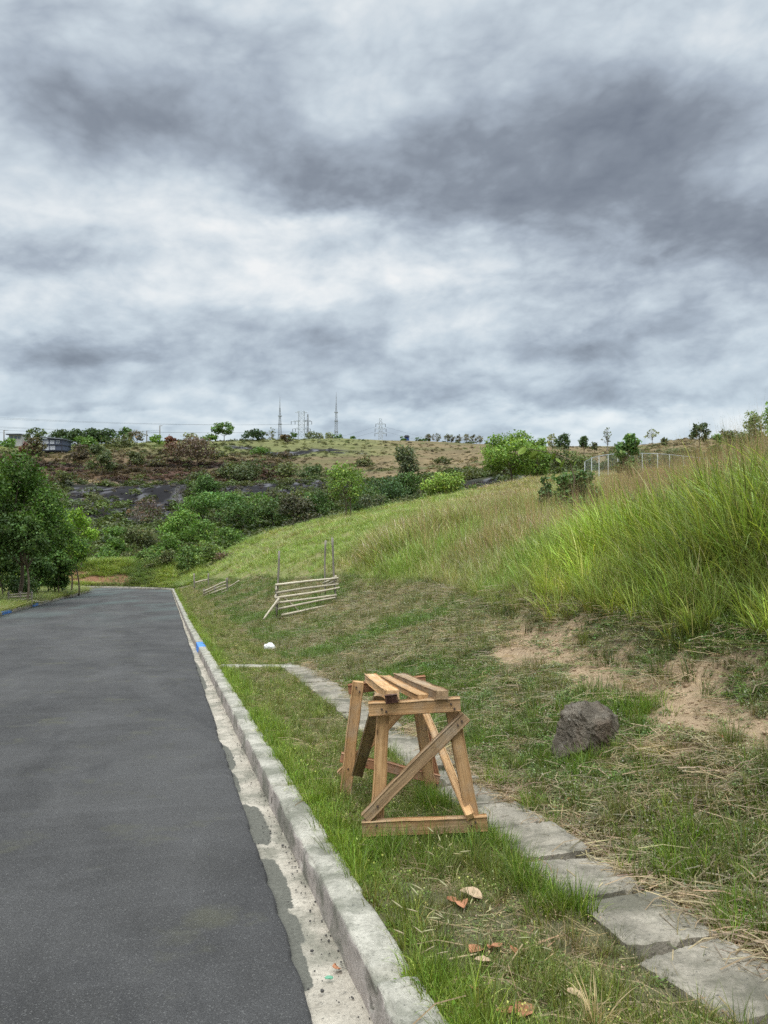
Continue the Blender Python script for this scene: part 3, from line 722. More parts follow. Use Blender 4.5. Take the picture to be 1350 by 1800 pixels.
def build_rock():
    Yc = 5.72; s = Yc / F
    bm = bmesh.new(); bmesh.ops.create_icosphere(bm, subdivisions=7, radius=1)
    P = np.array([v.co[:] for v in bm.verts])
    # faceted: cut the ball with planes (direction, distance), metres
    D = np.array([(.10, -.45, .88), (-.72, -.62, .30), (.28, -.93, .05), (.85, -.45, .30), (.0, .5, .8), (-.8, .5, .2), (.8, .6, .1), (0, 1, 0), (0, 0, -1), (-.3, -.8, -.55), (.6, -.55, -.6), (-.45, -.2, .88), (.62, -.1, .8)], float)
    D /= np.linalg.norm(D, axis=1)[:, None]
    dist = np.array([.195, .182, .195, .20, .205, .21, .21, .22, .22, .225, .215, .212, .218])
    dots = P @ D.T
    rad = (dist[None, :] / np.maximum(dots, 1e-3)).min(1)
    rad = np.minimum(rad, .31)
    q = P * 5
    nz = (fbm(q[:, 0] + q[:, 2] * .7, q[:, 1] - q[:, 2] * .6, 500, 5) - .5) * .035 + (fbm(q[:, 0] * 3 + q[:, 2] * 2, q[:, 1] * 3 + q[:, 2], 510, 4) - .5) * .022
    V = P * (rad + nz)[:, None]
    F_ = np.array([[v.index for v in f.verts] for f in bm.faces]); bm.free()
    c = W(1035, 1289, Yc)
    o = link('boulder', mesh('boulder', V, None, F_, mats=[M_ROCK], smooth=True), None, c)
    tag(o, 'rough dark grey-brown boulder lying on the dry bank above the walkway', 'boulder')
build_rock()

M_DRYLEAF = mat_plain('dry_leaf', (.36, .165, .085), .8, .45, 30)
M_DRYLEAF2 = mat_plain('pale_dry_leaf', (.42, .30, .19), .8, .4, 30)
M_PLASTIC = mat_plain('white_plastic', (.75, .75, .73), .45, .08, 10)
M_GREENPL = mat_plain('green_plastic', (.12, .30, .19), .5, .15, 12)
def curled_leaf(seed, L, Wd):
    nx, ny = 9, 5; u = np.linspace(-1, 1, nx); v = np.linspace(-1, 1, ny); U, Vv = np.meshgrid(u, v)
    r = np.random.default_rng(seed)
    wd = Wd / 2 * (1 - np.abs(U) ** 2.2) ** .8 + .002
    X = U * L / 2; Y = Vv * wd; c1, c2 = r.uniform(.15, .5), r.uniform(-.4, .5)
    Z = np.abs(Vv) * wd * c1 + L * .2 * c2 * (U ** 2) + .008 * (fbm(U * 2, Vv * 2, seed) - .5) * 2
    P = np.stack([X, Y, Z], -1).reshape(-1, 3); lo = P - [0, 0, .0012]
    f = grid_faces(ny, nx); k = nx * ny
    ring = np.concatenate([np.arange(nx), np.arange(1, ny) * nx + nx - 1, (ny - 1) * nx + np.arange(nx - 2, -1, -1), np.arange(ny - 2, 0, -1) * nx])
    n = len(ring); kk = np.arange(n); k1 = (kk + 1) % n
    return np.vstack([P, lo]), np.vstack([f, f[:, ::-1] + k, np.stack([ring, ring + k, ring[k1] + k, ring[k1]], -1)])
def ground_pt(px, py):
    """where the ground is seen at a photograph pixel"""
    ys = np.linspace(1.6, 70, 3000); xs = (px - 675) / F * ys; zs = CAMZ - (py - 900) / F * ys
    g = height(xs, ys); i = int(np.argmax(zs < g + .004)); return Vector((xs[i], ys[i], g[i]))
def build_loose():
    spots = [(828, 1580, .125), (812, 1600, .10), (795, 1592, .06), (1130, 1265 + 300, .055), (838, 1680, .10), (870, 1676, .085), (850, 1702, .07), (905, 1690, .06),
             (835, 1754, .075), (1010, 1762, .06), (920, 1788, .13), (890, 1800, .08), (1128, 1556, .045), (1205, 1606, .045), (1218, 1607, .05), (1265, 1590, .05), (1067, 1500, .045),
             (976, 1424, .04), (1235, 1288, .035), (1195, 1277, .03), (1268, 1298, .035), (1014, 1205, .03), (1180, 1214, .035), (1345, 1510, .05), (1345, 1710, .05), (1297, 1505, .05), (1000, 1590 - 180, .04)]
    for i, (px, py, L) in enumerate(spots):
        p = ground_pt(px, py); V, Q = curled_leaf(600 + i, L, L * .55)
        o = link('dry_leaf', mesh('dry_leaf', V, Q, mats=[M_DRYLEAF if i % 3 else M_DRYLEAF2]), None, p + Vector((0, 0, .03 if L > .05 else .015)))
        r = np.random.default_rng(700 + i); o.rotation_euler = (r.normal(0, .3), r.normal(0, .3), r.uniform(0, 6))
        lab = {0: 'largest curled rust-brown dead leaf in the grass in front of the sawhorse'}.get(i, 'small curled brown dead leaf lying on the verge or bank')
        tag(o, lab, 'dead leaf', 'dead leaves on the verge and bank')
    # crumpled white plastic on the far verge
    p = ground_pt(474, 1142)
    bm = bmesh.new(); bmesh.ops.create_icosphere(bm, subdivisions=3, radius=1); P = np.array([v.co[:] for v in bm.verts]); T = [[v.index for v in f.verts] for f in bm.faces]; bm.free()
    rr = 1 + 1.1 * (fbm(P[:, 0] * 2 + P[:, 2], P[:, 1] * 2 - P[:, 2], 640, 3) - .5)
    o = link('plastic_scrap', mesh('plastic_scrap', P * rr[:, None] * [.13, .09, .09], None, T, mats=[M_PLASTIC]), None, p + Vector((0, 0, .05)))
    o.rotation_euler = (0, .5, .4)
    tag(o, 'crumpled white plastic scrap lying in the grass beyond the edging strip', 'litter')
    p = W(578, 1671, 3.12); p.z = float(zr(p.y)) - .03
    o = link('plastic_scrap', mesh('green_scrap', P * rr[:, None] * [.018, .010, .006], None, T, mats=[M_GREENPL]), None, p + Vector((0, 0, .01)))
    tag(o, 'tiny crushed green plastic scrap lying in the concrete gutter', 'litter')
    p = W(592, 1648, 3.2); p.z = float(zr(p.y)) - .03
    V, Q = curled_leaf(655, .05, .028)
    o = link('dry_leaf', mesh('dry_leaf', V, Q, mats=[M_DRYLEAF]), None, p + Vector((0, 0, .012))); o.rotation_euler = (.3, .6, .9)
    tag(o, 'orange-brown dead leaf lying in the gutter against the kerb face', 'dead leaf')
    # grit in the gutter and on the asphalt
    r = np.random.default_rng(9); mb = MB()
    bm = bmesh.new(); bmesh.ops.create_icosphere(bm, subdivisions=1, radius=1); P = np.array([v.co[:] for v in bm.verts]); T = np.array([[v.index for v in f.verts] for f in bm.faces]); bm.free()
    for i in range(420):
        y = 1.8 + 12 * r.random() ** 1.8
        o_ = -.18 - .05 * abs(r.normal()) if r.random() < .5 else r.uniform(-.43, -.18)
        s = r.uniform(.002, .006) * (1.5 if r.random() < .10 else 1)
        V = P * (1 + .5 * (r.random((len(P), 1)) - .5)) * s * [1, 1.2, .7] + [xk(y) + o_, y, float(zr(y)) - .031 + s * .3]
        mb.add(V, None, T)
    kind(mb.build('gravel', mat_plain('dark_grit', (.06, .055, .05), .95, .5, 60)), 'stuff')
    mb = MB()
    for i in range(60):
        y = 1.9 + 16 * r.random() ** 1.7; x = xk(y) - .5 - r.random() * 5
        s = r.uniform(.002, .0045) * (1.7 if r.random() < .12 else 1)
        mb.add(P * (1 + .5 * (r.random((len(P), 1)) - .5)) * s * [1, 1.2, .7] + [x, y, float(road_z(x, y)) + .004 + s * .4], None, T)
    kind(mb.build('gravel', mat_plain('pale_grit', (.36, .35, .32), .95, .3, 60)), 'stuff')
build_loose()
def build_clods():
    r = np.random.default_rng(19); mb = MB()
    bm = bmesh.new(); bmesh.ops.create_icosphere(bm, subdivisions=1, radius=1); P = np.array([v.co[:] for v in bm.verts]); T = np.array([[v.index for v in f.verts] for f in bm.faces]); bm.free()
    n = 9000; Y = 2.6 + 8.5 * r.random(n); x = xk(Y) + t_soil(Y) + r.normal(0, .35, n); m = soil_mask(x, Y)
    k = (r.random(n) < m * .55) & (np.abs(x / Y) < 1.3); x, Y = x[k], Y[k]; z = height(x, Y)
    for a, b, c in zip(x, Y, z):
        s = .004 + .010 * r.random() ** 3 + (.018 * r.random() if r.random() < .03 else 0)
        mb.add(P * (1 + .55 * (r.random((len(P), 1)) - .5)) * s * [1.2, 1, .75] + [a, b, c + s * .3], None, T)
    kind(mb.build('dirt', mat_plain('soil_clods', (.29, .205, .13), .95, .4, 25)), 'stuff')
build_clods()

# ------------------------------------------------------------------ bamboo enclosures and fences
def pole(parent, name, p0, p1, r, mat, seed=0, bend=.02, k=7):
    p0, p1 = Vector(p0), Vector(p1); L = (p1 - p0).length; x = (p1 - p0).normalized()
    y = x.orthogonal().normalized(); z = x.cross(y)
    s = np.linspace(-.5, .5, 9); rr = np.random.default_rng(seed)
    P = np.stack([s * L, bend * L * (np.cos(s * 3.1) - .6) * rr.normal() * .8, bend * L * np.sin(s * 5 + seed) * .5], -1)
    mb = MB(); mb.tube(P, r * (1.1 - .35 * (s + .5)), k)
    o = mb.build(name, mat, parent, (p0 + p1) / 2 - parent.location, smooth=True)
    o.rotation_euler = Matrix((x, y, z)).transposed().to_euler(); return o
def build_bamboo():
    Yn = 22.0
    h = empty('bamboo_enclosure', at(540, Yn), 'square bamboo rail enclosure with three tall posts on the bank behind the sawhorse', 'enclosure')
    def w(px, py, dy=0): return W(px, py, Yn + dy)
    for i, (a, b, r) in enumerate([(w(490, 968), w(487, 1084), .030), (w(583, 945), w(592, 1068), .030), (w(572, 950, 1.5), w(571, 1045, 1.5), .028)]): pole(h, 'post', a, b, r, M_POST, i, .02)
    pole(h, 'post', w(487, 1030, 1.4), w(486, 1076, 1.4), .05, M_POST, 9)
    rails = [(484, 1028, 595, 1016), (486, 1042, 595, 1026), (484, 1052, 597, 1033), (487, 1060, 590, 1046), (489, 1070, 590, 1050), (495, 1081, 588, 1062)]
    for i, (a, b, c, d) in enumerate(rails): pole(h, 'rail', w(a, b, -.06), w(c, d, -.06), .034, M_BAMBOO, 20 + i, .012)
    for i, (a, b, c, d) in enumerate([(486, 1036, 487, 1030), (484, 1050, 486, 1044), (486, 1062, 489, 1052)]):
        pole(h, 'rail', w(a, b, -.05), w(c, d, 1.5), .034, M_BAMBOO, 30 + i, .012)
    for i, (a, b, c, d) in enumerate([(590, 1014, 568, 1026), (590, 1020, 570, 1030), (590, 1046, 569, 1052)]):
        pole(h, 'rail', w(a, b, -.05), w(c, d, 1.5), .034, M_BAMBOO, 40 + i, .012)
    pole(h, 'prop', w(490, 1052, -.15), w(463, 1089, -.6), .034, M_BAMBOO, 50, .01)
    pole(h, 'prop', w(496, 1048, .1), w(528, 1076, .5), .026, M_BAMBOO, 51, .01)
    # farther fence pieces along the road
    Y2 = 40.0
    h = empty('bamboo_fence', at(380, Y2), 'low sloping bamboo rail fence on the bank past the enclosure, four rails high', 'fence')
    for i, (a, b, c, d) in enumerate([(358, 1039, 400, 1021), (358, 1044, 400, 1026), (358, 1049, 399, 1032), (360, 1054, 398, 1038)]):
        pole(h, 'rail', W(a, b, Y2 + .8), W(c, d, Y2 - .8), .045, M_BAMBOO, 60 + i, .01)
    for i, (a, b, c, d, e) in enumerate([(359, 1035, 359, 1058, .8), (399, 1016, 400, 1044, -.8), (378, 1030, 379, 1048, 0)]): pole(h, 'post', W(a, b, Y2 + e), W(c, d, Y2 + e), .05, M_POST, 70 + i)
    pole(h, 'rail', W(402, 1032, Y2 - .8), W(420, 1021, Y2 - 1.5), .04, M_BAMBOO, 77)
    Y3 = 50.0
    h = empty('bamboo_fence', at(352, Y3), 'small broken bamboo fence with a single rail near the road bend', 'fence')
    pole(h, 'rail', W(343, 1024, Y3), W(366, 1018, Y3), .05, M_BAMBOO, 80)
    for i, px in enumerate((341, 366)): pole(h, 'post', W(px, 1008, Y3), W(px + 1, 1034, Y3), .05, M_POST, 81 + i)
    Y4 = 36.5
    h = empty('bamboo_fence', at(35, Y4), 'low bamboo rail fence around the tree trunk on the far side of the road', 'fence')
    for i, (a, b, c, d) in enumerate([(15, 1046, 57, 1042), (15, 1050, 57, 1047), (15, 1056, 57, 1052), (16, 1062, 52, 1057)]):
        pole(h, 'rail', W(a, b, Y4), W(c, d, Y4), .035, M_BAMBOO, 90 + i, .008)
    for i, px in enumerate((15, 36, 56)): pole(h, 'post', W(px, 1040, Y4), W(px, 1066, Y4), .04, M_POST, 95 + i)
    pole(h, 'rail', W(57, 1056, Y4), W(76, 1058, Y4 + 1.5), .03, M_BAMBOO, 98)
build_bamboo()

def build_chainlink():
    # galvanised posts and a top rail with woven wire along the crest of the bank
    pts = [(1028, 812, 67), (1040, 805, 66.5), (1053, 801.5, 66), (1069, 799, 65.5), (1086, 797.5, 65), (1106, 797, 64), (1129, 797, 63), (1156, 797.5, 62), (1177, 799, 61), (1202, 802, 60), (1230, 805, 58.5), (1262, 807, 57), (1300, 808, 55)]
    tops = [W(*p) for p in pts]; m_post = mat_plain('white_galvanised_post', (.62, .64, .66), .5, .08, 3)
    h = empty('chain_link_fence', at(1129, 62), 'grey chain-link fence with white posts on the crest behind the tall grass', 'fence')
    mb = MB(); mb.tube([tuple(t - h.location) for t in tops], .03, 6); mb.build('top_rail', M_STEEL, h)
    feet = []
    for t in tops:
        f = Vector((t.x, t.y, hz(t.x, t.y))); feet.append(f)
        mb = MB(); mb.tube([(0, 0, min(f.z, t.z - 1.7) - t.z), (0, 0, 0.02)], .035, 6); mb.build('post', m_post, h, t - h.location)
    mb = MB()
    for a, b in zip(tops[:-1], tops[1:]):
        n = 10; H = 1.7
        for i in range(-5, n):
            for sgn in (1, -1):
                q0, q1 = i / n, (i + 5) / n
                if sgn < 0: q0, q1 = q1, q0
                z0, z1 = 0, -H
                def cl(q, z, qo, zo):
                    if q < 0: u = (0 - q) / (qo - q); return 0, z + (zo - z) * u
                    if q > 1: u = (1 - q) / (qo - q); return 1, z + (zo - z) * u
                    return q, z
                A = cl(q0, z0, q1, z1); B = cl(q1, z1, q0, z0)
                if abs(A[0] - B[0]) < 1e-3: continue
                pa = a.lerp(b, A[0]) + Vector((0, .02, A[1])); pb = a.lerp(b, B[0]) + Vector((0, .02, B[1]))
                mb.tube([tuple(pa - h.location), tuple(pb - h.location)], .003, 3, cap=False)
    mb.build('wire_mesh', M_STEEL, h)
build_chainlink()
# ------------------------------------------------------------------ grass and ground cover (instanced clumps)
def blades(seed, n, h, spread, wid, curve, segs=3, lean=(0, 0), hvar=.35, dry=0.0, tilt=.25, flat=0.0):
    r = np.random.default_rng(seed)
    a = r.random(n) * 2 * np.pi; rad = spread * np.sqrt(r.random(n)); bx, by = rad * np.cos(a), rad * np.sin(a)
    L = h * (1 - hvar + 2 * hvar * r.random(n)); az = a + r.normal(0, .9, n)
    t0 = np.abs(r.normal(0, tilt, n)) + flat; cv = np.abs(r.normal(curve, curve * .5, n))
    s = np.linspace(0, 1, segs + 1)
    ang = t0[:, None] + cv[:, None] * s[None, :]
    dr = np.cumsum(np.sin(ang), 1) / segs; dz = np.cumsum(np.cos(ang), 1) / segs
    dr = np.concatenate([np.zeros((n, 1)), dr[:, :-1]], 1); dz = np.concatenate([np.zeros((n, 1)), dz[:, :-1]], 1)
    X = bx[:, None] + L[:, None] * (dr * np.cos(az)[:, None] + lean[0] * s[None, :] ** 1.5)
    Y = by[:, None] + L[:, None] * (dr * np.sin(az)[:, None] + lean[1] * s[None, :] ** 1.5)
    Z = L[:, None] * dz
    w = wid * (.6 + .8 * r.random(n))[:, None] * (1 - s[None, :] ** 1.6 * .92) * .5
    pa = az + np.pi / 2 + r.normal(0, .5, n); ox, oy = np.cos(pa)[:, None] * w, np.sin(pa)[:, None] * w
    A = np.stack([X - ox, Y - oy, Z], -1); B = np.stack([X + ox, Y + oy, Z], -1)
    V = np.stack([A, B], 2).reshape(-1, 3)
    k = 2 * (segs + 1)
    q = np.array([[2 * i, 2 * i + 1, 2 * i + 3, 2 * i + 2] for i in range(segs)])
    Q = (np.arange(n)[:, None, None] * k + q[None]).reshape(-1, 4)
    c = (.42 + 1.0 * r.random((n, 1))) * (1 + .10 * r.normal(0, 1, (n, 3)) * [1, .4, .6])
    d = r.random(n) < dry
    c[d] = (.9 + .7 * r.random((d.sum(), 1))) * np.array([1.5, 1.12, 2.4])
    c = np.repeat(np.clip(c, .1, 3.5)[:, None, :], k, 1)
    # stems are paler and yellower at the foot
    f = np.repeat(s, 2)[None, :, None]; c = c * (np.array([1.15, .9, 1.0]) * (1 - f) + f)
    return V, Q, c.reshape(-1, 3)
def rosette(seed, n, size, h, col=(1, 1, 1), flowers=0, petal=(5.2, 3.6, 10)):
    """small broad leaves on short stems, some with tiny pale flower heads"""
    r = np.random.default_rng(seed); V = []; Q = []; C = []; k = 0
    for i in range(n):
        a = r.random() * 6.283; rad = h * 1.3 * math.sqrt(r.random()); z = h * r.random() ** .8
        c = np.array([math.cos(a) * rad, math.sin(a) * rad, z]); L = size * r.uniform(.6, 1.3); d = a + r.normal(0, .8); e = r.uniform(-.5, .6)
        ax = np.array([math.cos(d) * math.cos(e), math.sin(d) * math.cos(e), math.sin(e)]); sd = np.array([-math.sin(d), math.cos(d), r.normal(0, .3)]) * .28
        V += [c, c + ax * L * .5 + sd * L, c + ax * L, c + ax * L * .5 - sd * L]; Q.append((k, k + 1, k + 2, k + 3)); k += 4
        C += [np.array(col) * r.uniform(.6, 1.35) * (1 + .08 * r.normal(0, 1, 3))] * 4
    for i in range(flowers):
        a = r.random() * 6.283; rad = h * 1.4 * math.sqrt(r.random()); z = h * r.uniform(.9, 1.7); s = .0032 * r.uniform(.6, 1.4)
        c = np.array([math.cos(a) * rad, math.sin(a) * rad, z])
        for d in ((1, 0, 0), (0, 1, 0)):
            ax = np.array(d) * s; up = np.array([0, 0, s])
            V += [c - ax - up, c + ax - up, c + ax + up, c - ax + up]; Q.append((k, k + 1, k + 2, k + 3)); k += 4; C += [np.array(petal)] * 4
    return np.array(V), np.array(Q), np.array(C)
def straws(seed, n, L, spread):
    r = np.random.default_rng(seed); V = []; Q = []; C = []; k = 0
    for i in range(n):
        a = r.random() * 6.283; c = np.array([r.normal(0, spread), r.normal(0, spread), r.random() * .02 + .006]); l = L * r.uniform(.4, 1.3); w = .0013 * r.uniform(.6, 1.6)
        d = np.array([math.cos(a), math.sin(a), r.normal(0, .12)]); sd = np.array([-math.sin(a), math.cos(a), .6]) * w; bend = np.array([-math.sin(a), math.cos(a), r.random() * .3]) * l * r.normal(0, .05)
        pts = [c - d * l / 2, c + bend, c + d * l / 2]
        for p in pts: V += [p - sd, p + sd]
        Q += [(k, k + 1, k + 3, k + 2), (k + 2, k + 3, k + 5, k + 4)]; k += 6
        C += [np.ones(3) * r.uniform(.65, 1.3)] * 6
    return np.array(V), np.array(Q), np.array(C)
def foxtail(seed, n, h):
    """thin leaning stems with pale feathery heads"""
    r = np.random.default_rng(seed); mb = MB(); C = []
    for i in range(n):
        a = r.normal(.2, 1.0); b = np.array([r.normal(0, .03), r.normal(0, .03), 0]); l = h * r.uniform(.7, 1.2)
        s = np.linspace(0, 1, 6); lean = r.uniform(.25, .6)
        P = b + np.stack([math.cos(a) * lean * l * s ** 2, math.sin(a) * lean * l * s ** 2, l * s * (1 - .15 * s)], -1)
        n0 = mb.n; mb.tube(P, .0010, 3, cap=False); C += [np.array([.9, 1.0, 1.0])] * (mb.n - n0)
        hd = P[-1] + np.linspace(0, 1, 6)[:, None] * (np.array([math.cos(a) * .8, math.sin(a) * .8, r.uniform(-.3, .4)]) * .055)[None]
        n0 = mb.n; mb.tube(hd, np.array([.0006, .0022, .0027, .0024, .0015, .0004]), 5); C += [np.array([3.0, 2.55, 4.2])] * (mb.n - n0)
    return mb, np.array(C)

def proto(name, V, Q, C, T=None):
    me = mesh(name, V, Q, T, attrs={'shade': C}, mats=[M_GRASS])
    return bpy.data.objects.new(name, me)          # never linked to the scene: only a shape for instancing
def proto_mb(name, mb, C): return proto(name, np.vstack(mb.V), np.vstack(mb.Q), C, np.vstack(mb.T) if mb.T else None)

def scatter(name, x, Y, scl, tint, idx, protos, sink=.01, tilt=.08, lean=None, seed=0, z=None, rotz=None):
    r = np.random.default_rng(9000 + seed); n = len(x)
    zz = height(x, Y) - sink if z is None else z
    V = np.stack([x, Y, zz], -1)
    rot = np.stack([r.normal(0, tilt, n), r.normal(0, tilt, n), r.random(n) * 2 * np.pi if rotz is None else rotz], -1)
    scl = np.asarray(scl, float); scl = np.repeat(scl[:, None], 3, 1) if scl.ndim == 1 else scl
    me = mesh(name, V, attrs={'rot': rot, 'scl': scl, 'tint': tint, 'pick': np.asarray(idx, np.float32)})
    o = link(name, me); kind(o, 'stuff')
    g = bpy.data.node_groups.new(name, 'GeometryNodeTree')
    g.interface.new_socket('Geometry', in_out='INPUT', socket_type='NodeSocketGeometry')
    g.interface.new_socket('Geometry', in_out='OUTPUT', socket_type='NodeSocketGeometry')
    gi = g.nodes.new('NodeGroupInput'); go = g.nodes.new('NodeGroupOutput'); ip = g.nodes.new('GeometryNodeInstanceOnPoints')
    jn = g.nodes.new('GeometryNodeJoinGeometry')
    for p in protos[::-1]:
        oi = g.nodes.new('GeometryNodeObjectInfo'); oi.inputs['Object'].default_value = p; oi.inputs['As Instance'].default_value = True
        g.links.new(oi.outputs['Geometry'], jn.inputs[0])
    def attr(nm, tp):
        a = g.nodes.new('GeometryNodeInputNamedAttribute'); a.data_type = tp; a.inputs['Name'].default_value = nm; return a.outputs[0]
    g.links.new(gi.outputs[0], ip.inputs['Points']); g.links.new(jn.outputs[0], ip.inputs['Instance'])
    ip.inputs['Pick Instance'].default_value = True
    fi = g.nodes.new('FunctionNodeFloatToInt'); g.links.new(attr('pick', 'FLOAT'), fi.inputs[0]); g.links.new(fi.outputs[0], ip.inputs['Instance Index'])
    er = g.nodes.new('FunctionNodeEulerToRotation'); g.links.new(attr('rot', 'FLOAT_VECTOR'), er.inputs[0]); g.links.new(er.outputs[0], ip.inputs['Rotation'])
    g.links.new(attr('scl', 'FLOAT_VECTOR'), ip.inputs['Scale'])
    g.links.new(ip.outputs[0], go.inputs[0])
    md = o.modifiers.new('scatter', 'NODES'); md.node_group = g
    return o

def tints(n, r, a, b, f=None, var=.18):
    f = r.random(n) if f is None else np.clip(f + r.normal(0, .12, n), 0, 1)
    c = np.array(a)[None] * (1 - f[:, None]) + np.array(b)[None] * f[:, None]
    return c * (1 + var * r.normal(0, 1, (n, 1)).clip(-2, 2)) * (1 + .05 * r.normal(0, 1, (n, 3)))
G_FRESH = (.19, .32, .03); G_GREEN = (.12, .215, .03); G_DULL = (.12, .15, .05); G_STRAW = (.42, .33, .175); G_OLIVE = (.17, .20, .06); G_TALL = (.34, .46, .075)

def build_grass():
    r = np.random.default_rng(21)
    short = [proto('grass_clump', *blades(800 + i, 16, .070, .038, .0030, .75, 3, dry=.10 + .12 * (i == 3))) for i in range(4)]
    tuft = [proto('grass_clump', *blades(810 + i, 24, .15, .05, .0040, .9, 4, dry=.10)) for i in range(2)]
    weed = [proto('weed', *rosette(820 + i, 34, .020, .034, (1, 1, 1), 0)) for i in range(3)]
    flow = [proto('weed', *rosette(830 + i, 22, .018, .038, (1, 1, 1), 3)) for i in range(2)]
    dry = [proto('straw', *straws(840 + i, 16, .16, .06)) for i in range(3)]
    fox = [proto_mb('foxtail', *foxtail(850 + i, 3, .16)) for i in range(2)]
    protos = short + tuft + weed + flow + dry + fox       # 0-3 short, 4-5 tuft, 6-8 weed, 9-10 flower, 11-13 straw, 14-15 foxtail
    # --- verge between kerb and slabs
    n = 26000; Y = 1.5 * (60 / 1.5) ** r.random(n); t = -.03 + r.random(n) * 1.02
    wt = np.where(Y > 13, 1.5, .92 + .012 * Y + .05 * r.random(n)); t = np.where(Y > 13, r.random(n) * 1.6, t)
    k = (t < wt) & ~((np.abs(Y - 12.95) < .17) & (t < 1.5))
    nz = fbm(t * 1.6 + 3, Y * .9, 900, 4)
    bare = ss(nz, .52, .66) * (1 - ss(np.abs(Y - 2.6), .9, 1.6) * .35)
    k &= r.random(n) > bare * .6
    t, Y, nz, bare = t[k], Y[k], nz[k], bare[k]; n = len(t); x = xk(Y) + t
    u = r.random(n); idx = np.where(u < .60, r.integers(0, 4, n), np.where(u < .66, 4 + r.integers(0, 2, n), np.where(u < .80, 6 + r.integers(0, 3, n), np.where(u < .86, 9 + r.integers(0, 2, n), 11 + r.integers(0, 3, n)))))
    lush = np.clip(ss(t, .35, .0) * .0 + (1 - ss(t, .05, .35)) * .6 + (1 - bare) * .4, 0, 1)
    sc = (.75 + .5 * r.random(n)) * (1 + .02 * np.clip(Y - 6, 0, 30)) * (.66 + .36 * lush)
    idx = np.where((t < .12) & (idx >= 9), r.integers(0, 4, n), idx)
    tn = tints(n, r, G_OLIVE, G_FRESH, lush * .9)
    s_ = idx >= 11; tn[s_] = tints(s_.sum(), r, G_STRAW, (.30, .21, .12))
    scatter('verge_grass', x, Y, sc, tn, idx, protos, seed=1)
    # --- slope of weeds, dry grass and straw above the slabs
    n = 90000; Y = 1.8 * (62 / 1.8) ** r.random(n); t = 1.28 + r.random(n) * 4.8
    x = xk(Y) + t; k = (x / Y < 1.7)
    t, Y, x = t[k], Y[k], x[k]; n = len(t)
    soil = soil_mask(x, Y); nz = fbm(x * 1.1, Y * 1.1, 910, 4); n2 = fbm(x * .5, Y * .5, 915, 4)
    end = t_lo(Y) + .3
    k = (t < end + .4 * (nz - .5)) & (r.random(n) > soil * .93) & (r.random(n) > ss(nz, .56, .76) * .55)
    k &= ~((t < 1.40 + .012 * Y) & (Y < 13) & (r.random(n) < .75))
    t, Y, x, nz, n2, soil = t[k], Y[k], x[k], nz[k], n2[k], soil[k]; n = len(t)
    u = r.random(n); dryness = np.clip(ss(n2, .40, .66) + soil * .7, 0, 1)
    u2 = u + .25 * (dryness - .4)
    idx = np.where(u2 < .24, r.integers(0, 4, n), np.where(u2 < .29, 4 + r.integers(0, 2, n), np.where(u2 < .76, 6 + r.integers(0, 3, n), np.where(u2 < .84, 9 + r.integers(0, 2, n), 11 + r.integers(0, 3, n)))))
    sc = (.7 + .55 * r.random(n)) * (1 + .035 * np.clip(Y - 5, 0, 25))
    tn = tints(n, r, (.14, .225, .055), (.25, .255, .115), dryness, .28)
    g_ = idx <= 5; tn[g_] = tints(g_.sum(), r, G_GREEN, G_OLIVE, dryness[g_])
    fl = (idx == 9) | (idx == 10); tn[fl] = tints(fl.sum(), r, (.115, .165, .05), (.13, .18, .055))
    s_ = idx >= 11; tn[s_] = tints(s_.sum(), r, (.38, .30, .18), (.24, .19, .12))
    scatter('slope_weeds', x, Y, sc, tn, idx, protos, seed=2)
    # fresh tufts at chosen places: by the boulder, along the slabs, in the near corner
    P = []
    for px, py, m, sp in ((620, 1262, 10, .06), (650, 1290, 10, .06), (700, 1335, 12, .06), (760, 1385, 12, .06), (540, 1200, 10, .08), (575, 1225, 10, .08), (610, 1240, 8, .07), (870, 1385, 10, .06), (930, 1425, 10, .06), (985, 1325, 10, .05), (1020, 1342, 8, .05), (1070, 1330, 8, .05), (1105, 1265, 16, .13), (1140, 1250, 10, .10), (1165, 1235, 7, .07), (1250, 1500, 34, .25), (1310, 1560, 30, .22), (1190, 1480, 20, .18), (1340, 1440, 18, .2), (800, 1480, 30, .12), (860, 1490, 20, .08), (770, 1420, 26, .10), (700, 1500, 30, .13),
                          (925, 1550, 26, .10), (985, 1600, 22, .08), (890, 1360, 10, .1), (1230, 1690, 14, .10), (1320, 1630, 20, .12), (960, 1450, 8, .06), (850, 1310, 10, .12)):
        c = ground_pt(px, py)
        for i in range(m): P.append((c.x + r.normal(0, sp), c.y + r.normal(0, sp)))
    P = np.array(P); n = len(P)
    scatter('fresh_tufts', P[:, 0], P[:, 1], .6 + .5 * r.random(n), tints(n, r, G_GREEN, G_FRESH), 4 + r.integers(0, 2, n), protos, seed=3)
    # foxtails leaning in the verge
    P = []
    for px, py, m, sp in ((840, 1640, 4, .12), (810, 1690, 5, .10), (790, 1545, 3, .08), (900, 1700, 1, .1)):
        c = ground_pt(px, py)
        for i in range(m): P.append((c.x + r.normal(0, sp), c.y + r.normal(0, sp)))
    P = np.array(P); n = len(P)
    scatter('foxtail_grass', P[:, 0], P[:, 1], .8 + .5 * r.random(n), tints(n, r, (.13, .14, .05), (.16, .17, .055), var=.08), 14 + r.integers(0, 2, n), protos, seed=4, rotz=r.normal(.4, .5, n))
    # straw drifts along the slabs' upper edge and on the bank
    n = 1500; Y = 1.8 * (13 / 1.8) ** r.random(n); t = 1.32 + .012 * Y + np.abs(r.normal(0, .10, n)); k = r.random(n) < .3 + .7 * ss(vn(Y * 1.3, Y * 0, 930), .35, .7)
    Y, t = Y[k], t[k]; x = xk(Y) + t
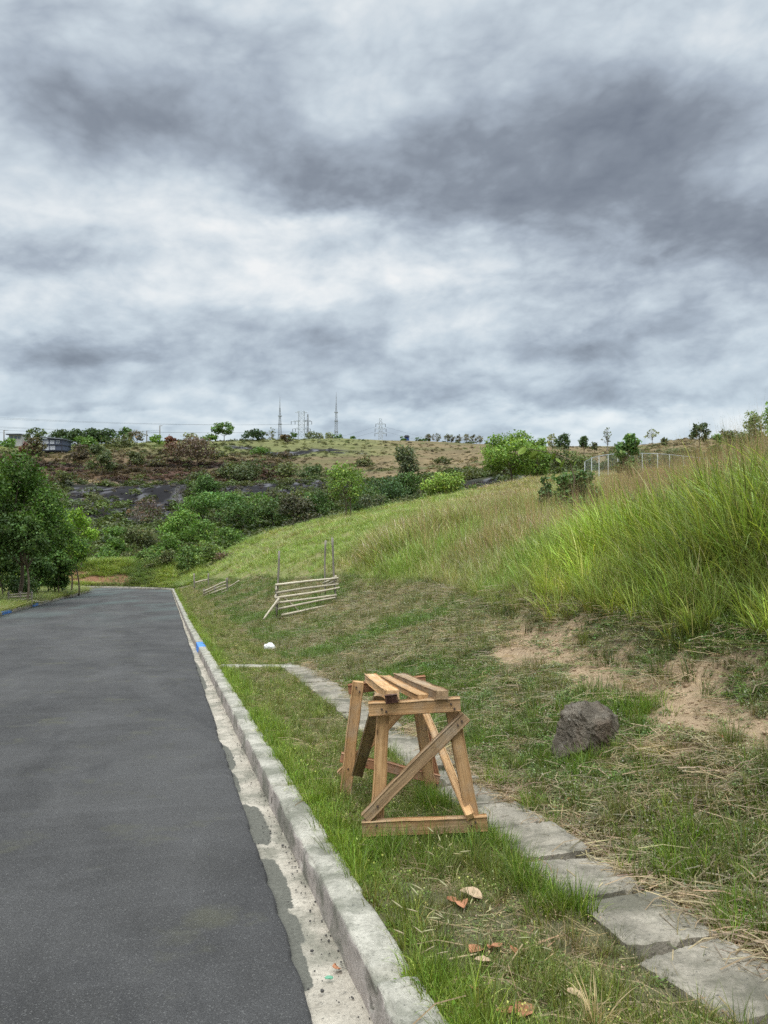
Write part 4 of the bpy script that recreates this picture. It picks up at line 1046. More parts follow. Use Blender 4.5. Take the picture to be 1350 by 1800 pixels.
    c1 = ground_pt(1165, 1345); m = 90; x = np.append(x, c1.x + r.normal(0, .2, m)); Y = np.append(Y, c1.y + r.normal(0, .28, m))
    for a, b, m, sp in ((1110, 1215, 40, .16), (1270, 1165, 40, .3), (1000, 1180, 50, .5), (850, 1140, 60, .7), (1180, 1090, 30, .25)):
        c = ground_pt(a, b); x = np.append(x, c.x + r.normal(0, sp, m)); Y = np.append(Y, c.y + r.normal(0, sp, m))
    n = len(x)
    scatter('straw_litter', x, Y, .6 + .7 * r.random(n), tints(n, r, (.44, .345, .20), (.30, .22, .14)), 11 + r.integers(0, 3, n), protos, sink=-.006, seed=5)
    # --- tall grass on the bank
    tall = [proto('tall_grass_clump', *blades(860 + i, 36, 1.12, .19, .021, .85, 6, lean=(-.08, -.03), hvar=.5, dry=.10, tilt=.2)) for i in range(4)]
    talld = [proto('tall_grass_clump', *blades(870 + i, 32, .95, .19, .021, 1.2, 6, lean=(-.12, -.1), hvar=.5, dry=.2, tilt=.35)) for i in range(2)]
    stalk = [proto('dry_stalks', *blades(880 + i, 9, 1.5, .15, .006, .16, 4, lean=(-.10, 0), hvar=.25, dry=0, tilt=.08)) for i in range(2)]
    mid = [proto('meadow_clump', *blades(890 + i, 30, .55, .22, .016, .7, 3, lean=(-.06, 0), hvar=.5, dry=.09, tilt=.3)) for i in range(3)]
    tp = tall + talld + stalk + mid            # 0-3, 4-5, 6-7, 8-10
    n = 15000; Y = 2.2 * (17 / 2.2) ** r.random(n); u = -.02 + 1.32 * r.random(n) ** 1.15; x = u * Y; t = x - xk(Y)
    nz = fbm(x * .9, Y * .9, 940, 3)
    lo = t_lo(Y) + ss(Y, 11, 16) * 1.6 + 1.1 * (nz - .5)
    k = (t > lo) & (t < 15); x, Y, t, lo = x[k], Y[k], t[k], lo[k]; n = len(x)
    edge = ss(t - lo, -.1, 1.5)
    pr = r.random(n); idx = np.where(pr < .62, r.integers(0, 4, n), np.where(pr < .97, 4 + r.integers(0, 2, n), 6 + r.integers(0, 2, n)))
    sc = (.42 + .58 * edge) * (.50 + .5 * r.random(n)) * (.72 + .5 * fbm(x * .8, Y * .8, 947, 3)) * (1 - .28 * ss(t, 7, 10.5))
    tn = tints(n, r, (.19, .25, .055), G_TALL, ss(fbm(x * .9, Y * .9, 945, 4), .3, .65), .28)
    s_ = idx >= 6; tn[s_] = tints(s_.sum(), r, (.40, .30, .16), (.30, .23, .11))
    kk = ~((Y < 9) & (r.random(n) < .0))
    rz = r.normal(0, 1.3, n)
    scatter('tall_grass', x[kk], Y[kk], sc[kk], tn[kk], idx[kk], tp, sink=.03, seed=6, rotz=rz[kk])
    # low weeds and thatch at the foot of the tall grass
    n = 11000; Y = 2.2 * (13 / 2.2) ** r.random(n); x = Y * (.02 + 1.5 * r.random(n)); t = x - xk(Y); k = np.abs(t - t_lo(Y) + .1) < .5; x, Y = x[k], Y[k]; n = len(x)
    scatter('bank_weeds', x, Y, .9 + .9 * r.random(n), tints(n, r, (.09, .145, .035), (.15, .17, .06)), np.where(r.random(n) < .62, 6 + r.integers(0, 5, n), np.where(r.random(n) < .5, r.integers(0, 6, n), 11 + r.integers(0, 3, n))), protos, seed=7)
    # --- meadow on the hillside, green, gold and brown patches
    n = 48000; Y = 11 * (98 / 11) ** (r.random(n)); u = -.30 + .95 * r.random(n); x = u * Y; t = x - xk(Y)
    nz = fbm(x * .25, Y * .25, 950, 4); n2 = fbm(x * .12, Y * .10, 955, 4)
    lo = t_lo(Y) + 1.4 * (nz - .5) + ss(Y, 26, 34) * 2.2 * (fbm(x * .5, Y * .5, 958) - .5)
    hi_tall = np.interp(Y, [11, 13.5, 16, 17], [4.3, 5.2, 7.5, 40])
    px = x / Y * F + 675; ry = np.interp(px, RIDGE_P, RIDGE_Y)
    k = (t > lo) & (t < hi_tall + .6 + 1.5 * r.random(n)) & (Y < ry + 6) & ~((np.abs(x + 2.2) < 1.2) & (np.abs(Y - 22.6) < 1.0))
    k_ = k; x, Y, t, nz, n2, px = x[k], Y[k], t[k], nz[k], n2[k], px[k]; n = len(x)
    straw_zone = ss(px, 590, 680) * (1 - ss(Y, 30, 42)) * (1 - .55 * ss(px, 930, 1050))
    gold = np.clip(ss(n2, .48, .66) * .5 + .55 * ss(px, 560, 700) * (1 - ss(Y, 36, 55)) * ss(nz, .3, .55) + .8 * ss(px, 760, 900) * ss(Y, 30, 50), 0, 1)
    gold = gold * .8 * (1 - .9 * ((px < 740) & (Y > 38) & (nz < .6)))
    idx = np.where(r.random(n) < .16 * straw_zone * (.3 + gold), 6 + r.integers(0, 2, n), 8 + r.integers(0, 3, n))
    hgt = (.42 + .62 * straw_zone) * (.3 + .7 * ss(t - lo[k_], -.2, 2.6)) * (1 + .5 * ss(fbm(x * .35, Y * .35, 959), .52, .7))
    sc = hgt * (.55 + .7 * r.random(n)) * (.7 + .6 * nz) * np.where(idx < 8, .75, 1); wide = np.clip(Y / 22, 1, 2.8)
    s3 = np.stack([sc * wide, sc * wide, sc], -1)
    tn = tints(n, r, (.215, .345, .058), (.35, .32, .15), gold, .26)
    s_ = idx < 8; tn[s_] = tints(s_.sum(), r, (.38, .28, .15), (.30, .215, .11))
    scatter('meadow_grass', x, Y, s3, tn, idx, tp, sink=.03, seed=8, rotz=r.normal(0, 1.4, n))
    # stalks of dry seed grass against the sky on the upper bank and in front of it
    n = 1500; Y = 9 + 24 * r.random(n) ** 1.2; u = np.where(r.random(n) < .7, .30 + .22 * r.random(n), .0 + .32 * r.random(n)); x = u * Y; t = x - xk(Y); k = t > 6.5; x, Y = x[k], Y[k]; n = len(x)
    tn = tints(n, r, (.42, .29, .18), (.34, .26, .13))
    scatter('dry_seed_stalks', x, Y, .75 + .35 * r.random(n), tn, 6 + r.integers(0, 2, n), tp, sink=.03, seed=9, rotz=r.normal(0, .6, n))
    # --- left verge and the ground behind the bend
    n = 9000; Y = 27 + 36 * r.random(n); x = xL(Y) - .1 - 14 * r.random(n) ** 1.3; k = Y < yback(x); k &= (x < xL(Y) - .08) & (x > -45)
    x, Y = x[k], Y[k]; n = len(x); nz = fbm(x * .4, Y * .4, 960)
    scatter('far_verge_grass', x, Y, np.stack([np.full(n, 1.6), np.full(n, 1.6), .35 + .25 * r.random(n)], -1), tints(n, r, (.14, .21, .04), (.22, .27, .06), nz), 8 + r.integers(0, 3, n), tp, seed=10)
    n = 16000; Y = 63 + 26 * r.random(n); u = -.52 + .36 * r.random(n); x = u * Y; t = x - xk(Y)
    nz = fbm(x * .22, Y * .22, 965); bare = ground_color(x, Y)[:, 0] > .185
    k = (Y > yback(x) + .5) & (t < 3) & ~(bare & (r.random(n) < .93)) & (r.random(n) < .35 + nz)
    x, Y, nz = x[k], Y[k], nz[k]; n = len(x); d = Y - yback(x)
    scatter('embankment_grass', x, Y, np.stack([np.full(n, 1.7), np.full(n, 1.7), (.35 + .5 * r.random(n)) * (.6 + .5 * ss(d, 3, 7))], -1), tints(n, r, (.12, .19, .04), (.23, .33, .06), ss(nz, .35, .6), .3), 8 + r.integers(0, 3, n), tp, seed=11)
    # --- scrub and rank grass on the opposite hill
    def bush(seed, m, col=1.0):
        q = np.random.default_rng(seed); V = []; C = []
        d = q.normal(0, 1, (m, 3)); d /= np.linalg.norm(d, axis=1)[:, None]; d[:, 2] = np.abs(d[:, 2])
        c = d * (.45 + .55 * q.random((m, 1))) * [.6, .6, .65]
        a = q.normal(0, 1, (m, 3)); a /= np.linalg.norm(a, axis=1)[:, None]; b = np.cross(a, q.normal(0, 1, (m, 3))); b /= np.linalg.norm(b, axis=1)[:, None]
        s = .10 * (.6 + .8 * q.random((m, 1)))
        V = np.stack([c - a * s, c + b * s * .6, c + a * s, c - b * s * .6], 1).reshape(-1, 3)
        C = np.repeat((.55 + .9 * q.random((m, 1))) * np.ones((1, 3)), 4, 0)
        return V, np.arange(4 * m).reshape(m, 4), C
    scrub = [proto('scrub_clump', *bush(970 + i, 110)) for i in range(3)]
    n = 26000; Y = 96 + 172 * r.random(n); u = -.56 + 1.12 * r.random(n); x = u * Y
    col = ground_color(x, Y); lum = col.mean(1); px = x / Y * F + 675; nz = fbm(x / 14, Y / 7, 975, 4)
    burn = (np.ptp(col, axis=1) < .013) & (lum < .1)
    low = Y < 178
    k = (r.random(n) < np.where(burn, .26, np.where(low, .85, np.where((px < 520) & (Y < 224), 1.0, .22 + .5 * ss(nz, .45, .68)))))
    k &= ~((Y > 232) & (r.random(n) < .5))
    x, Y, col, low, nz, burn, px = x[k], Y[k], col[k], low[k], nz[k], burn[k], px[k]; n = len(x)
    sz = np.where(low, 1.6, np.where(px < 520, 1.05, .75)) * (.5 + 1.0 * r.random(n) ** 2)
    tn = np.where(low[:, None], tints(n, r, (.085, .125, .034), (.105, .115, .045), nz, .3), col * 1.1 * (1 + .33 * r.normal(0, 1, (n, 1))))
    g_ = (~low) & (r.random(n) < .16); tn[g_] = tints(g_.sum(), r, (.09, .125, .035), (.15, .165, .055))
    tn[burn] = tints(burn.sum(), r, (.05, .045, .042), (.12, .095, .075), None, .35); sz[burn] *= .5
    scatter('scrub', x, Y, np.stack([sz * 1.5, sz * 1.5, sz], -1), np.clip(tn, .01, .5), r.integers(0, 3, n), scrub, sink=.1, seed=12)
build_grass()
def build_straw_tuft():
    p = ground_pt(1052, 1812); V, Q, C = blades(990, 80, .135, .045, .0042, .9, 4, hvar=.4, tilt=.5)
    c = np.repeat((np.random.default_rng(3).uniform(.7, 1.25, (80, 1)) * np.array([[.50, .38, .20]])), 10, 0)
    o = link('straw_tuft', mesh('straw_tuft', V, Q, attrs={'tint': c}, mats=[M_LEAF]), None, p)
    tag(o, 'dry cut straw tuft standing in the grass at the bottom edge of the picture', 'straw tuft')
build_straw_tuft()
# ------------------------------------------------------------------ trees and shrubs
DARK = (.046, .080, .020); MID = (.07, .122, .026); BRIGHT = (.10, .17, .028); LIME = (.155, .215, .035); OLIVE = (.068, .078, .032)
BROWN = (.095, .062, .040); RUST = (.10, .045, .030); GREY = (.085, .098, .055); PALE = (.15, .165, .09)
def make_tree(px, base_py, top, w, Y, style, col, label, name='tree', cat='tree', group=None, leaf=None, seed=0, trunk_h=.22, lean=0.0, bark=None, base=None, dens=1.0, multi=1):
    """px: column of the crown's centre; top: its highest row; w: its width in pixels; base_py: row of its foot if it shows, else the ground under it"""
    r = np.random.default_rng(5000 + seed)
    s = Y / F
    x = (px - 675) * s; gz = hz(x, Y)
    ztop = CAMZ - (top - 900) * s
    root = Vector((x, Y, gz))
    H = max(ztop - gz, .35 * w * s); Wd = w * s
    o = empty(name, root, label, cat, group)
    # crown lobes
    z0 = {'round': max(trunk_h, .12), 'bush': .02, 'spread': trunk_h, 'airy': .2, 'bare': .25, 'tall': .18}[style] * H
    ch = H - z0
    nl = {'round': 11, 'bush': 10, 'spread': 12, 'airy': 15, 'bare': 9, 'tall': 9}[style]
    L = []
    for i in range(nl):
        a = 2.399 * i + r.random(); q = (i + .5) / nl
        if style == 'bush': zc = z0 + ch * (.12 + .62 * r.random()); rr = .34 * Wd * (1 - .55 * zc / H) * (.4 + .8 * r.random()); R_ = Wd * r.uniform(.15, .25)
        elif style == 'spread': zc = z0 + ch * (.45 + .4 * r.random()); rr = .38 * Wd * math.sqrt(q); R_ = Wd * r.uniform(.13, .20)
        else: zc = z0 + ch * (.18 + .66 * q); rr = .36 * Wd * math.sin(np.pi * (.18 + .72 * q)) * (.55 + .6 * r.random()); R_ = Wd * r.uniform(.15, .235)
        L.append((math.cos(a) * rr + lean * zc, math.sin(a) * rr, zc, R_, min(R_ * r.uniform(.65, .95), max(.12 * H, .5 * R_), 10)))
    L = np.array(L)
    # bring the top and the width exactly to the photograph's
    k = H / (L[:, 2] + L[:, 4]).max(); L[:, 2] *= k; L[:, 4] *= k
    # leaves
    ls = leaf or np.clip(2.3 / .569 * s, .075, .9)
    area = Wd * ch
    cov = {'round': 5.0, 'bush': 5.0, 'spread': 4.6, 'airy': 2.2, 'bare': .0, 'tall': 4.5}[style] * dens
    n = int(np.clip(cov * area / (ls * ls * .5), 150, 26000)) if cov else 0
    trunk = MB()
    br = max((.013 if 30 < Y < 60 else .02) * H, .035 if Y < 90 else (.05 if style == 'bare' else .06)) * (.8 if style in ('airy', 'bare', 'tall') else 1)
    heads = []
    for m in range(multi):
        ox = (m - (multi - 1) / 2) * .06 * H
        top_z = z0 + ch * (.55 if style in ('airy', 'tall', 'bare') else .35)
        q = np.linspace(0, 1, 7)
        P = np.stack([ox * (1 + q * 1.5) + lean * q * top_z + .03 * H * np.sin(q * 4 + m), .03 * H * np.sin(q * 3 + 2 * m), -.25 + (top_z + .25) * q], -1)
        trunk.tube(P, br * (1.15 - .6 * q) / math.sqrt(multi), 7); heads.append(P)
    for i, l in enumerate(L):
        Pm = heads[i % multi]; j = int(np.argmin(np.abs(Pm[:, 2] - max(l[2] * .55, z0 * .8)))); a = Pm[j]; b = l[:3]
        q = np.linspace(0, 1, 5)[:, None]; mid = (a + b) / 2 + [0, 0, .08 * H * (-1 if style == 'spread' else -.4)]
        C = (1 - q) ** 2 * a + 2 * q * (1 - q) * mid + q ** 2 * b
        trunk.tube(C, np.linspace(br * .5, br * .14, 5), 5)
        for t_ in range(4 if style not in ('bare',) else 16):
            d = r.normal(0, 1, 3); d[2] = abs(d[2]) * (.6 if style != 'bare' else 1.3); d /= np.linalg.norm(d)
            e0 = C[r.integers(2, 5)]; e1 = e0 + d * l[3] * r.uniform(.6, 1.1); m1 = (e0 + e1) / 2 + r.normal(0, .08, 3) * l[3]
            trunk.tube([e0, m1, e1], [br * .16, br * .11, br * .04], 3)
            if style == 'bare':
                for z_ in range(3):
                    d2 = d + r.normal(0, .6, 3); d2 /= np.linalg.norm(d2); trunk.tube([m1, m1 + d2 * l[3] * .5], [br * .08, br * .03], 3)
    trunk.build('trunk', bark or M_BARK, o, smooth=True)
    if style == 'bare':
        n = int(110 * dens)
    if n:
        wts = L[:, 3] ** 2; li = r.choice(nl, n, p=wts / wts.sum())
        d = r.normal(0, 1, (n, 3)); d /= np.linalg.norm(d, axis=1)[:, None]
        rad = (.35 + .65 * r.random(n) ** .45) * (1 + .18 * r.normal(0, 1, n).clip(-1.5, 1.6))
        # small clumps inside a lobe give it an uneven outline
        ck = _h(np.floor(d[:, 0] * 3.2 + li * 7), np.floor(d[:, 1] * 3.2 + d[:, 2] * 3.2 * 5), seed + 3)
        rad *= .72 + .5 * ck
        c = L[li, :3] + d * rad[:, None] * np.stack([L[li, 3], L[li, 3], L[li, 4]], -1)
        kp = (c[:, 2] > .02) & (r.random(n) > .55 * (ck < .22)); c, d, li, ck = c[kp], d[kp], li[kp], ck[kp]; n = len(c)
        nr = d * .7 + r.normal(0, .75, (n, 3)) + [0, 0, .45]; nr /= np.linalg.norm(nr, axis=1)[:, None]
        a = np.cross(nr, r.normal(0, 1, (n, 3))); a /= np.linalg.norm(a, axis=1)[:, None]; b = np.cross(nr, a)
        sz = ls * (.6 + .8 * r.random((n, 1)))
        V = np.stack([c - a * sz * .5, c + b * sz * .32 + nr * sz * .06, c + a * sz * .5, c - b * sz * .32 + nr * sz * .06], 1).reshape(-1, 3)
        lobe = r.uniform(.78, 1.25, nl)
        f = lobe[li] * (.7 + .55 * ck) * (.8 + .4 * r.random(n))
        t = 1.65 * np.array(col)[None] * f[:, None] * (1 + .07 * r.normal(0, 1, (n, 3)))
        tip = r.random(n) < .10; t[tip] *= np.array([1.5, 1.3, 1.0])
        t = np.repeat(np.clip(t, .004, .6), 4, 0)
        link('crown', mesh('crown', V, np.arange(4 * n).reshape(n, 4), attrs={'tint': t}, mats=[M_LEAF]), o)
    return o

def build_trees():
    T = make_tree
    k = [0]
    def t(*a, **kw): k[0] += 1; return T(*a, seed=k[0] * 17, **kw)
    # --- far side of the road, left
    t(28, 1060, 792, 178, 38, 'round', (.045, .085, .014), 'large dense dark green tree by the far side of the road, tallest there', leaf=.15, trunk_h=.26, dens=1.15)
    t(-45, 1062, 850, 170, 35.5, 'round', DARK, 'dark tree at the picture edge, cut off, beside the large dense one', leaf=.15, trunk_h=.25)
    t(44, 1068, 905, 74, 36.2, 'round', (.045, .078, .02), 'slender-trunked tree with bare pole stem inside the bamboo rails across the road', leaf=.13, trunk_h=.45, dens=1.1)
    t(92, 1035, 905, 110, 47, 'round', (.05, .092, .018), 'bushy tree with thick dark stems beside the far kerb before the bend', leaf=.16, trunk_h=.2, multi=3)
    t(128, 1030, 893, 92, 51, 'round', (.115, .185, .024), 'bright green spreading tree at the corner of the road bend', leaf=.16, trunk_h=.3, multi=2, dens=1.2)
    t(20, 1040, 935, 110, 45, 'bush', DARK, 'dark low bush in shade behind the bamboo rails across the road', name='shrub', cat='shrub', leaf=.15)
    t(75, 1020, 985, 60, 55, 'bush', MID, 'small green bush between the tree stems across the road', name='shrub', cat='shrub', leaf=.16)
    t(140, 1000, 905, 70, 72, 'airy', OLIVE, 'thin olive tree standing behind the bright tree at the bend')
    t(0, 1050, 945, 100, 41, 'bush', (.04, .068, .02), 'dark shaded bush at the picture edge across the road', name='shrub', cat='shrub', leaf=.14, dens=1.2)
    t(62, 1040, 965, 70, 44, 'bush', (.045, .08, .022), 'shaded green bush just right of the slender pole trunk', name='shrub', cat='shrub', leaf=.14, dens=1.2)
    t(100, 1036, 968, 64, 47, 'bush', (.05, .09, .022), 'thick dark bush at the foot of the multi-stemmed tree by the far kerb', name='shrub', cat='shrub', leaf=.15, dens=1.3)
    # --- shrubs behind the bend
    t(205, 985, 925, 64, 88, 'bush', MID, 'rounded green shrub left of the dark thicket behind the red bank', name='shrub', cat='shrub')
    t(248, 985, 922, 80, 90, 'bush', OLIVE, 'wide olive thicket bush in the hollow behind the red soil bank', name='shrub', cat='shrub')
    t(290, 988, 935, 60, 88, 'bush', MID, 'low green bush in the hollow below the bright round tree', name='shrub', cat='shrub')
    t(318, 975, 896, 78, 96, 'round', (.085, .145, .028), 'bright green round tree in the hollow straight beyond the road bend', dens=1.2)
    t(352, 980, 912, 62, 94, 'round', MID, 'mid green tree leaning against the bright round tree in the hollow')
    t(330, 1008, 957, 76, 74, 'bush', (.075, .12, .03), 'leafy green bush on the bank above the road bend', name='shrub', cat='shrub')
    t(372, 1010, 950, 70, 72, 'bush', (.10, .14, .04), 'pale vine-covered bush above the bamboo fence', name='shrub', cat='shrub')
    t(392, 1008, 978, 44, 70, 'airy', BROWN, 'thin brownish half-dead shrub right of the vine-covered bush', name='shrub', cat='shrub')
    t(235, 1006, 985, 34, 76, 'bush', BRIGHT, 'small bright bush on top of the red soil bank', name='shrub', cat='shrub')
    t(266, 1012, 990, 20, 72, 'airy', OLIVE, 'little thin sapling on the bank behind the bend kerb', name='sapling', cat='sapling')
    t(170, 1010, 978, 22, 76, 'airy', OLIVE, 'thin sapling at the end of the red soil bank by the bright tree', name='sapling', cat='sapling')
    t(405, 965, 925, 70, 98, 'bush', MID, 'green bush at the valley edge above the meadow', name='shrub', cat='shrub')
    t(190, 1000, 958, 54, 77, 'bush', MID, 'mid green bush on the crest of the red soil bank by the bright tree', name='shrub', cat='shrub')
    t(262, 1000, 962, 50, 75, 'bush', (.075, .115, .03), 'round green bush on the crest right of the red soil bank', name='shrub', cat='shrub')
    t(292, 1008, 966, 44, 72, 'bush', OLIVE, 'dull olive bush just above the kerb at the road bend', name='shrub', cat='shrub')
    t(224, 1004, 968, 36, 78, 'airy', OLIVE, 'thin leggy bush between the two round bushes of the red bank', name='shrub', cat='shrub', dens=1.6)
    # --- valley wood
    t(365, 900, 833, 66, 150, 'bush', (.05, .088, .024), 'dark green domed tree against the burnt slope')
    t(350, 880, 850, 44, 158, 'bush', DARK, 'very dark small tree left of the dark dome', )
    t(385, 935, 862, 100, 128, 'spread', (.065, .12, .030), 'broad feathery green tree in the middle of the valley wood')
    t(345, 940, 870, 66, 130, 'round', MID, 'green tree just left of the broad feathery tree')
    t(425, 940, 880, 84, 118, 'round', DARK, 'dark green tree right of the broad feathery tree')
    t(455, 930, 862, 60, 134, 'airy', MID, 'open-crowned green tree below the burnt strip')
    t(478, 930, 875, 76, 120, 'round', (.055, .085, .028), 'dull green tree at mid valley left of the brown thicket')
    t(520, 925, 868, 90, 118, 'bush', (.06, .06, .035), 'brown-green thicket tree in the shade of the valley', )
    t(555, 925, 862, 70, 122, 'round', DARK, 'dark tree just left of the slim tree on the ridge')
    t(580, 920, 845, 60, 136, 'airy', OLIVE, 'airy olive tree behind the slim tree on the ridge')
    t(640, 915, 850, 86, 120, 'round', (.06, .095, .03), 'mid green tree right of the slim tree on the ridge')
    t(680, 905, 838, 84, 130, 'round', (.04, .072, .026), 'dark blue-green tree in the wood behind the ridge')
    t(715, 900, 828, 56, 138, 'round', DARK, 'dark tree under the grey-green round one')
    t(705, 905, 872, 80, 108, 'bush', OLIVE, 'low olive bush behind the ridge left of the lime bush', name='shrub', cat='shrub')
    t(660, 905, 868, 60, 106, 'bush', (.06, .07, .035), 'low dull bush on the ridge right of the slim tree', name='shrub', cat='shrub')
    t(480, 900, 855, 46, 150, 'airy', OLIVE, 'small airy tree standing before the burnt strip')
    t(535, 888, 852, 60, 150, 'airy', (.07, .085, .03), 'thin yellow-olive tree before the right end of the burnt strip')
    t(610, 925, 812, 84, 72, 'airy', (.10, .15, .034), 'slim tall tree with forked reddish trunk standing alone on the meadow ridge', trunk_h=.22, multi=2, dens=1.7, leaf=.24)
    t(787, 890, 828, 96, 84, 'bush', (.145, .205, .04), 'lime green rounded bush on the ridge', name='shrub', cat='shrub', dens=1.2)
    t(760, 893, 850, 50, 84, 'bush', (.11, .165, .035), 'smaller green bush on the left side of the lime one', name='shrub', cat='shrub')
    t(838, 880, 852, 34, 84, 'bush', (.085, .13, .035), 'little green bush at the right foot of the lime bush', name='shrub', cat='shrub')
    t(897, 852, 757, 118, 82, 'round', (.105, .16, .032), 'broad full green tree rising above the skyline on the right ridge', trunk_h=.12, dens=1.5, leaf=.24)
    t(945, 850, 770, 50, 86, 'round', (.085, .135, .028), 'green tree joined to the right side of the broad full one', leaf=.24, dens=1.4)
    # --- burnt slope, terraces
    t(170, 905, 865, 44, 148, 'airy', OLIVE, 'thin olive bush on the burnt slope above the bright tree', name='shrub', cat='shrub')
    t(182, 905, 875, 40, 146, 'airy', (.08, .11, .03), 'thin yellow-green bush low on the burnt slope', name='shrub', cat='shrub')
    t(262, 925, 872, 60, 138, 'airy', (.075, .055, .045), 'reddish dead brush on the burnt slope', name='shrub', cat='shrub', dens=.7)
    t(240, 930, 888, 50, 134, 'bare', BROWN, 'bare grey brush low on the burnt slope', name='shrub', cat='shrub', bark=M_BARK_PALE)
    t(312, 895, 850, 34, 148, 'bare', GREY, 'pale leafless tree beside the dark domed tree', bark=M_BARK_PALE, dens=.2)
    t(430, 846, 805, 96, 186, 'bush', (.058, .074, .030), 'wide dark olive bush on the terrace above the burnt strip', name='shrub', cat='shrub')
    t(400, 842, 812, 50, 188, 'bush', OLIVE, 'olive bush at the left side of the wide terrace bush', name='shrub', cat='shrub')
    t(545, 842, 816, 60, 190, 'bush', (.05, .075, .028), 'dark green bush in the middle of the upper terrace', name='shrub', cat='shrub')
    t(500, 838, 812, 60, 192, 'bush', (.085, .10, .04), 'light green brush on the terrace between the two dark bushes', name='shrub', cat='shrub')
    t(582, 842, 822, 40, 188, 'bush', OLIVE, 'small olive bush right of the middle terrace bush', name='shrub', cat='shrub')
    t(714, 838, 779, 54, 178, 'bush', (.075, .088, .045), 'grey-green round bush tree on the brown field', dens=1.1)
    t(178, 830, 780, 56, 192, 'bush', (.062, .078, .032), 'olive rounded tree on the brown slope in front of the house row', dens=1.1)
    t(240, 832, 792, 42, 195, 'bush', OLIVE, 'small olive tree right of it on the brown slope', )
    t(345, 812, 764, 80, 205, 'airy', (.085, .062, .045), 'big reddish-brown half-bare tree on the slope', dens=1.5)
    t(310, 815, 775, 46, 208, 'airy', BROWN, 'brownish half-bare tree at the left side of the big reddish one', dens=1.3)
    t(300, 800, 765, 28, 222, 'bush', RUST, 'rust-red bush on the crest', name='shrub', cat='shrub')
    t(140, 812, 780, 40, 212, 'bush', (.062, .05, .032), 'brownish tree beside the house', )
    t(62, 815, 768, 34, 205, 'round', (.07, .062, .032), 'brown-leaved tree just left of the house', dens=1.1)
    t(50, 805, 775, 36, 210, 'round', RUST, 'reddish tree at the edge left of the brown-leaved one')
    for px, top, w, Y, c, lab in ((120, 832, 50, 186, OLIVE, 'olive brush at the left end of the pale terrace edge'), (205, 812, 40, 200, (.07, .062, .035), 'brownish brush in the middle of the reddish-brown slope'), (275, 806, 44, 205, (.075, .07, .04), 'dry brush just left of the half-bare trees on the slope'),
                                     (380, 792, 46, 216, OLIVE, 'olive brush right of the big half-bare tree on the slope'), (460, 790, 40, 222, MID, 'green brush under the left mast on the upper slope'), (640, 806, 50, 205, OLIVE, 'olive brush on the brown field left of the grey-green round tree'),
                                     (350, 826, 50, 186, (.06, .075, .03), 'dark brush on the terrace above the dark domed tree'), (620, 832, 46, 182, MID, 'green brush at the right end of the terrace'), (780, 812, 40, 200, OLIVE, 'low olive brush on the brown field behind the lime bush'), (500, 795, 36, 222, (.08, .065, .045), 'brown brush under the pylon on the upper slope')):
        t(px, 850, top, w, Y, 'bush', c, lab, name='shrub', cat='shrub')
    # --- skyline
    t(62, 790, 751, 40, 232, 'round', (.06, .085, .03), 'grey-green tree on the skyline left of the house')
    t(12, 795, 770, 40, 236, 'bush', MID, 'low dark tree on the skyline at the picture edge')
    for px, top, w, lab in ((110, 755, 40, 'dark tree right behind the house roof'), (135, 754, 38, 'dark green tree second in the row right of the house'), (160, 753, 34, 'dark pointed tree in the middle of the row right of the house'), (186, 753, 42, 'broad dark tree at the end of the row right of the house')):
        t(px, 795, top, w * 1.25, 236, 'round', (.038, .062, .022), lab, dens=1.4, trunk_h=.05)
    t(152, 795, 766, 50, 226, 'bush', MID, 'green bush in front of the dark tree row on the crest', name='shrub', cat='shrub')
    t(222, 790, 750, 30, 240, 'round', DARK, 'tall dark round tree at the left of a brown airy tree on the skyline')
    t(240, 790, 755, 32, 238, 'airy', (.085, .075, .045), 'brown airy tree on the skyline right of the tall dark one', dens=1.4)
    t(215, 795, 772, 60, 230, 'bush', OLIVE, 'low olive hedge bush below the skyline trees', name='shrub', cat='shrub')
    t(274, 788, 762, 30, 240, 'bush', BRIGHT, 'bright yellow-green bush on the skyline', name='shrub', cat='shrub')
    t(335, 778, 760, 34, 256, 'airy', PALE, 'pale thin bush on the skyline left of the umbrella tree', name='shrub', cat='shrub', dens=1.3)
    t(370, 778, 764, 40, 254, 'bush', MID, 'low green bush under the umbrella tree', name='shrub', cat='shrub')
    t(393, 778, 742, 40, 256, 'round', (.06, .105, .025), 'isolated umbrella-shaped tree with visible trunk on the skyline', trunk_h=.34, dens=1.6)
    t(446, 777, 754, 46, 258, 'round', (.035, .06, .024), 'low round dark tree right of the umbrella tree', dens=1.3, trunk_h=.12)
    t(478, 768, 752, 22, 300, 'bare', GREY, 'small bare tree near the left mast', dens=.4)
    t(500, 778, 763, 22, 250, 'bush', (.075, .06, .035), 'small brown bush under the left mast', name='shrub', cat='shrub')
    t(515, 772, 760, 22, 285, 'bush', DARK, 'dark bush at the foot of the tall pylon', name='shrub', cat='shrub')
    t(552, 772, 757, 42, 290, 'airy', GREY, 'grey-green tree between the tall pylon and the right mast', dens=1.6)
    t(578, 772, 758, 20, 292, 'airy', PALE, 'pale thin tree beside the right mast', )
    t(595, 772, 763, 20, 285, 'bush', DARK, 'round dark bush at the foot of the right mast', name='shrub', cat='shrub')
    t(621, 774, 766, 14, 285, 'bush', MID, 'small round green bush on the crest between the right mast and the small pylon', name='shrub', cat='shrub')
    t(708, 776, 767, 16, 290, 'bush', DARK, 'small dark bush just left of the blue kiosk', name='shrub', cat='shrub')
    t(742, 778, 769, 30, 290, 'bush', DARK, 'low dark rounded bush right of the blue kiosk', name='shrub', cat='shrub')
    bares = [(752, 762, 16), (767, 761, 18), (786, 762, 14), (793, 764, 12), (806, 764, 12), (820, 762, 18), (832, 764, 14), (842, 765, 18)]
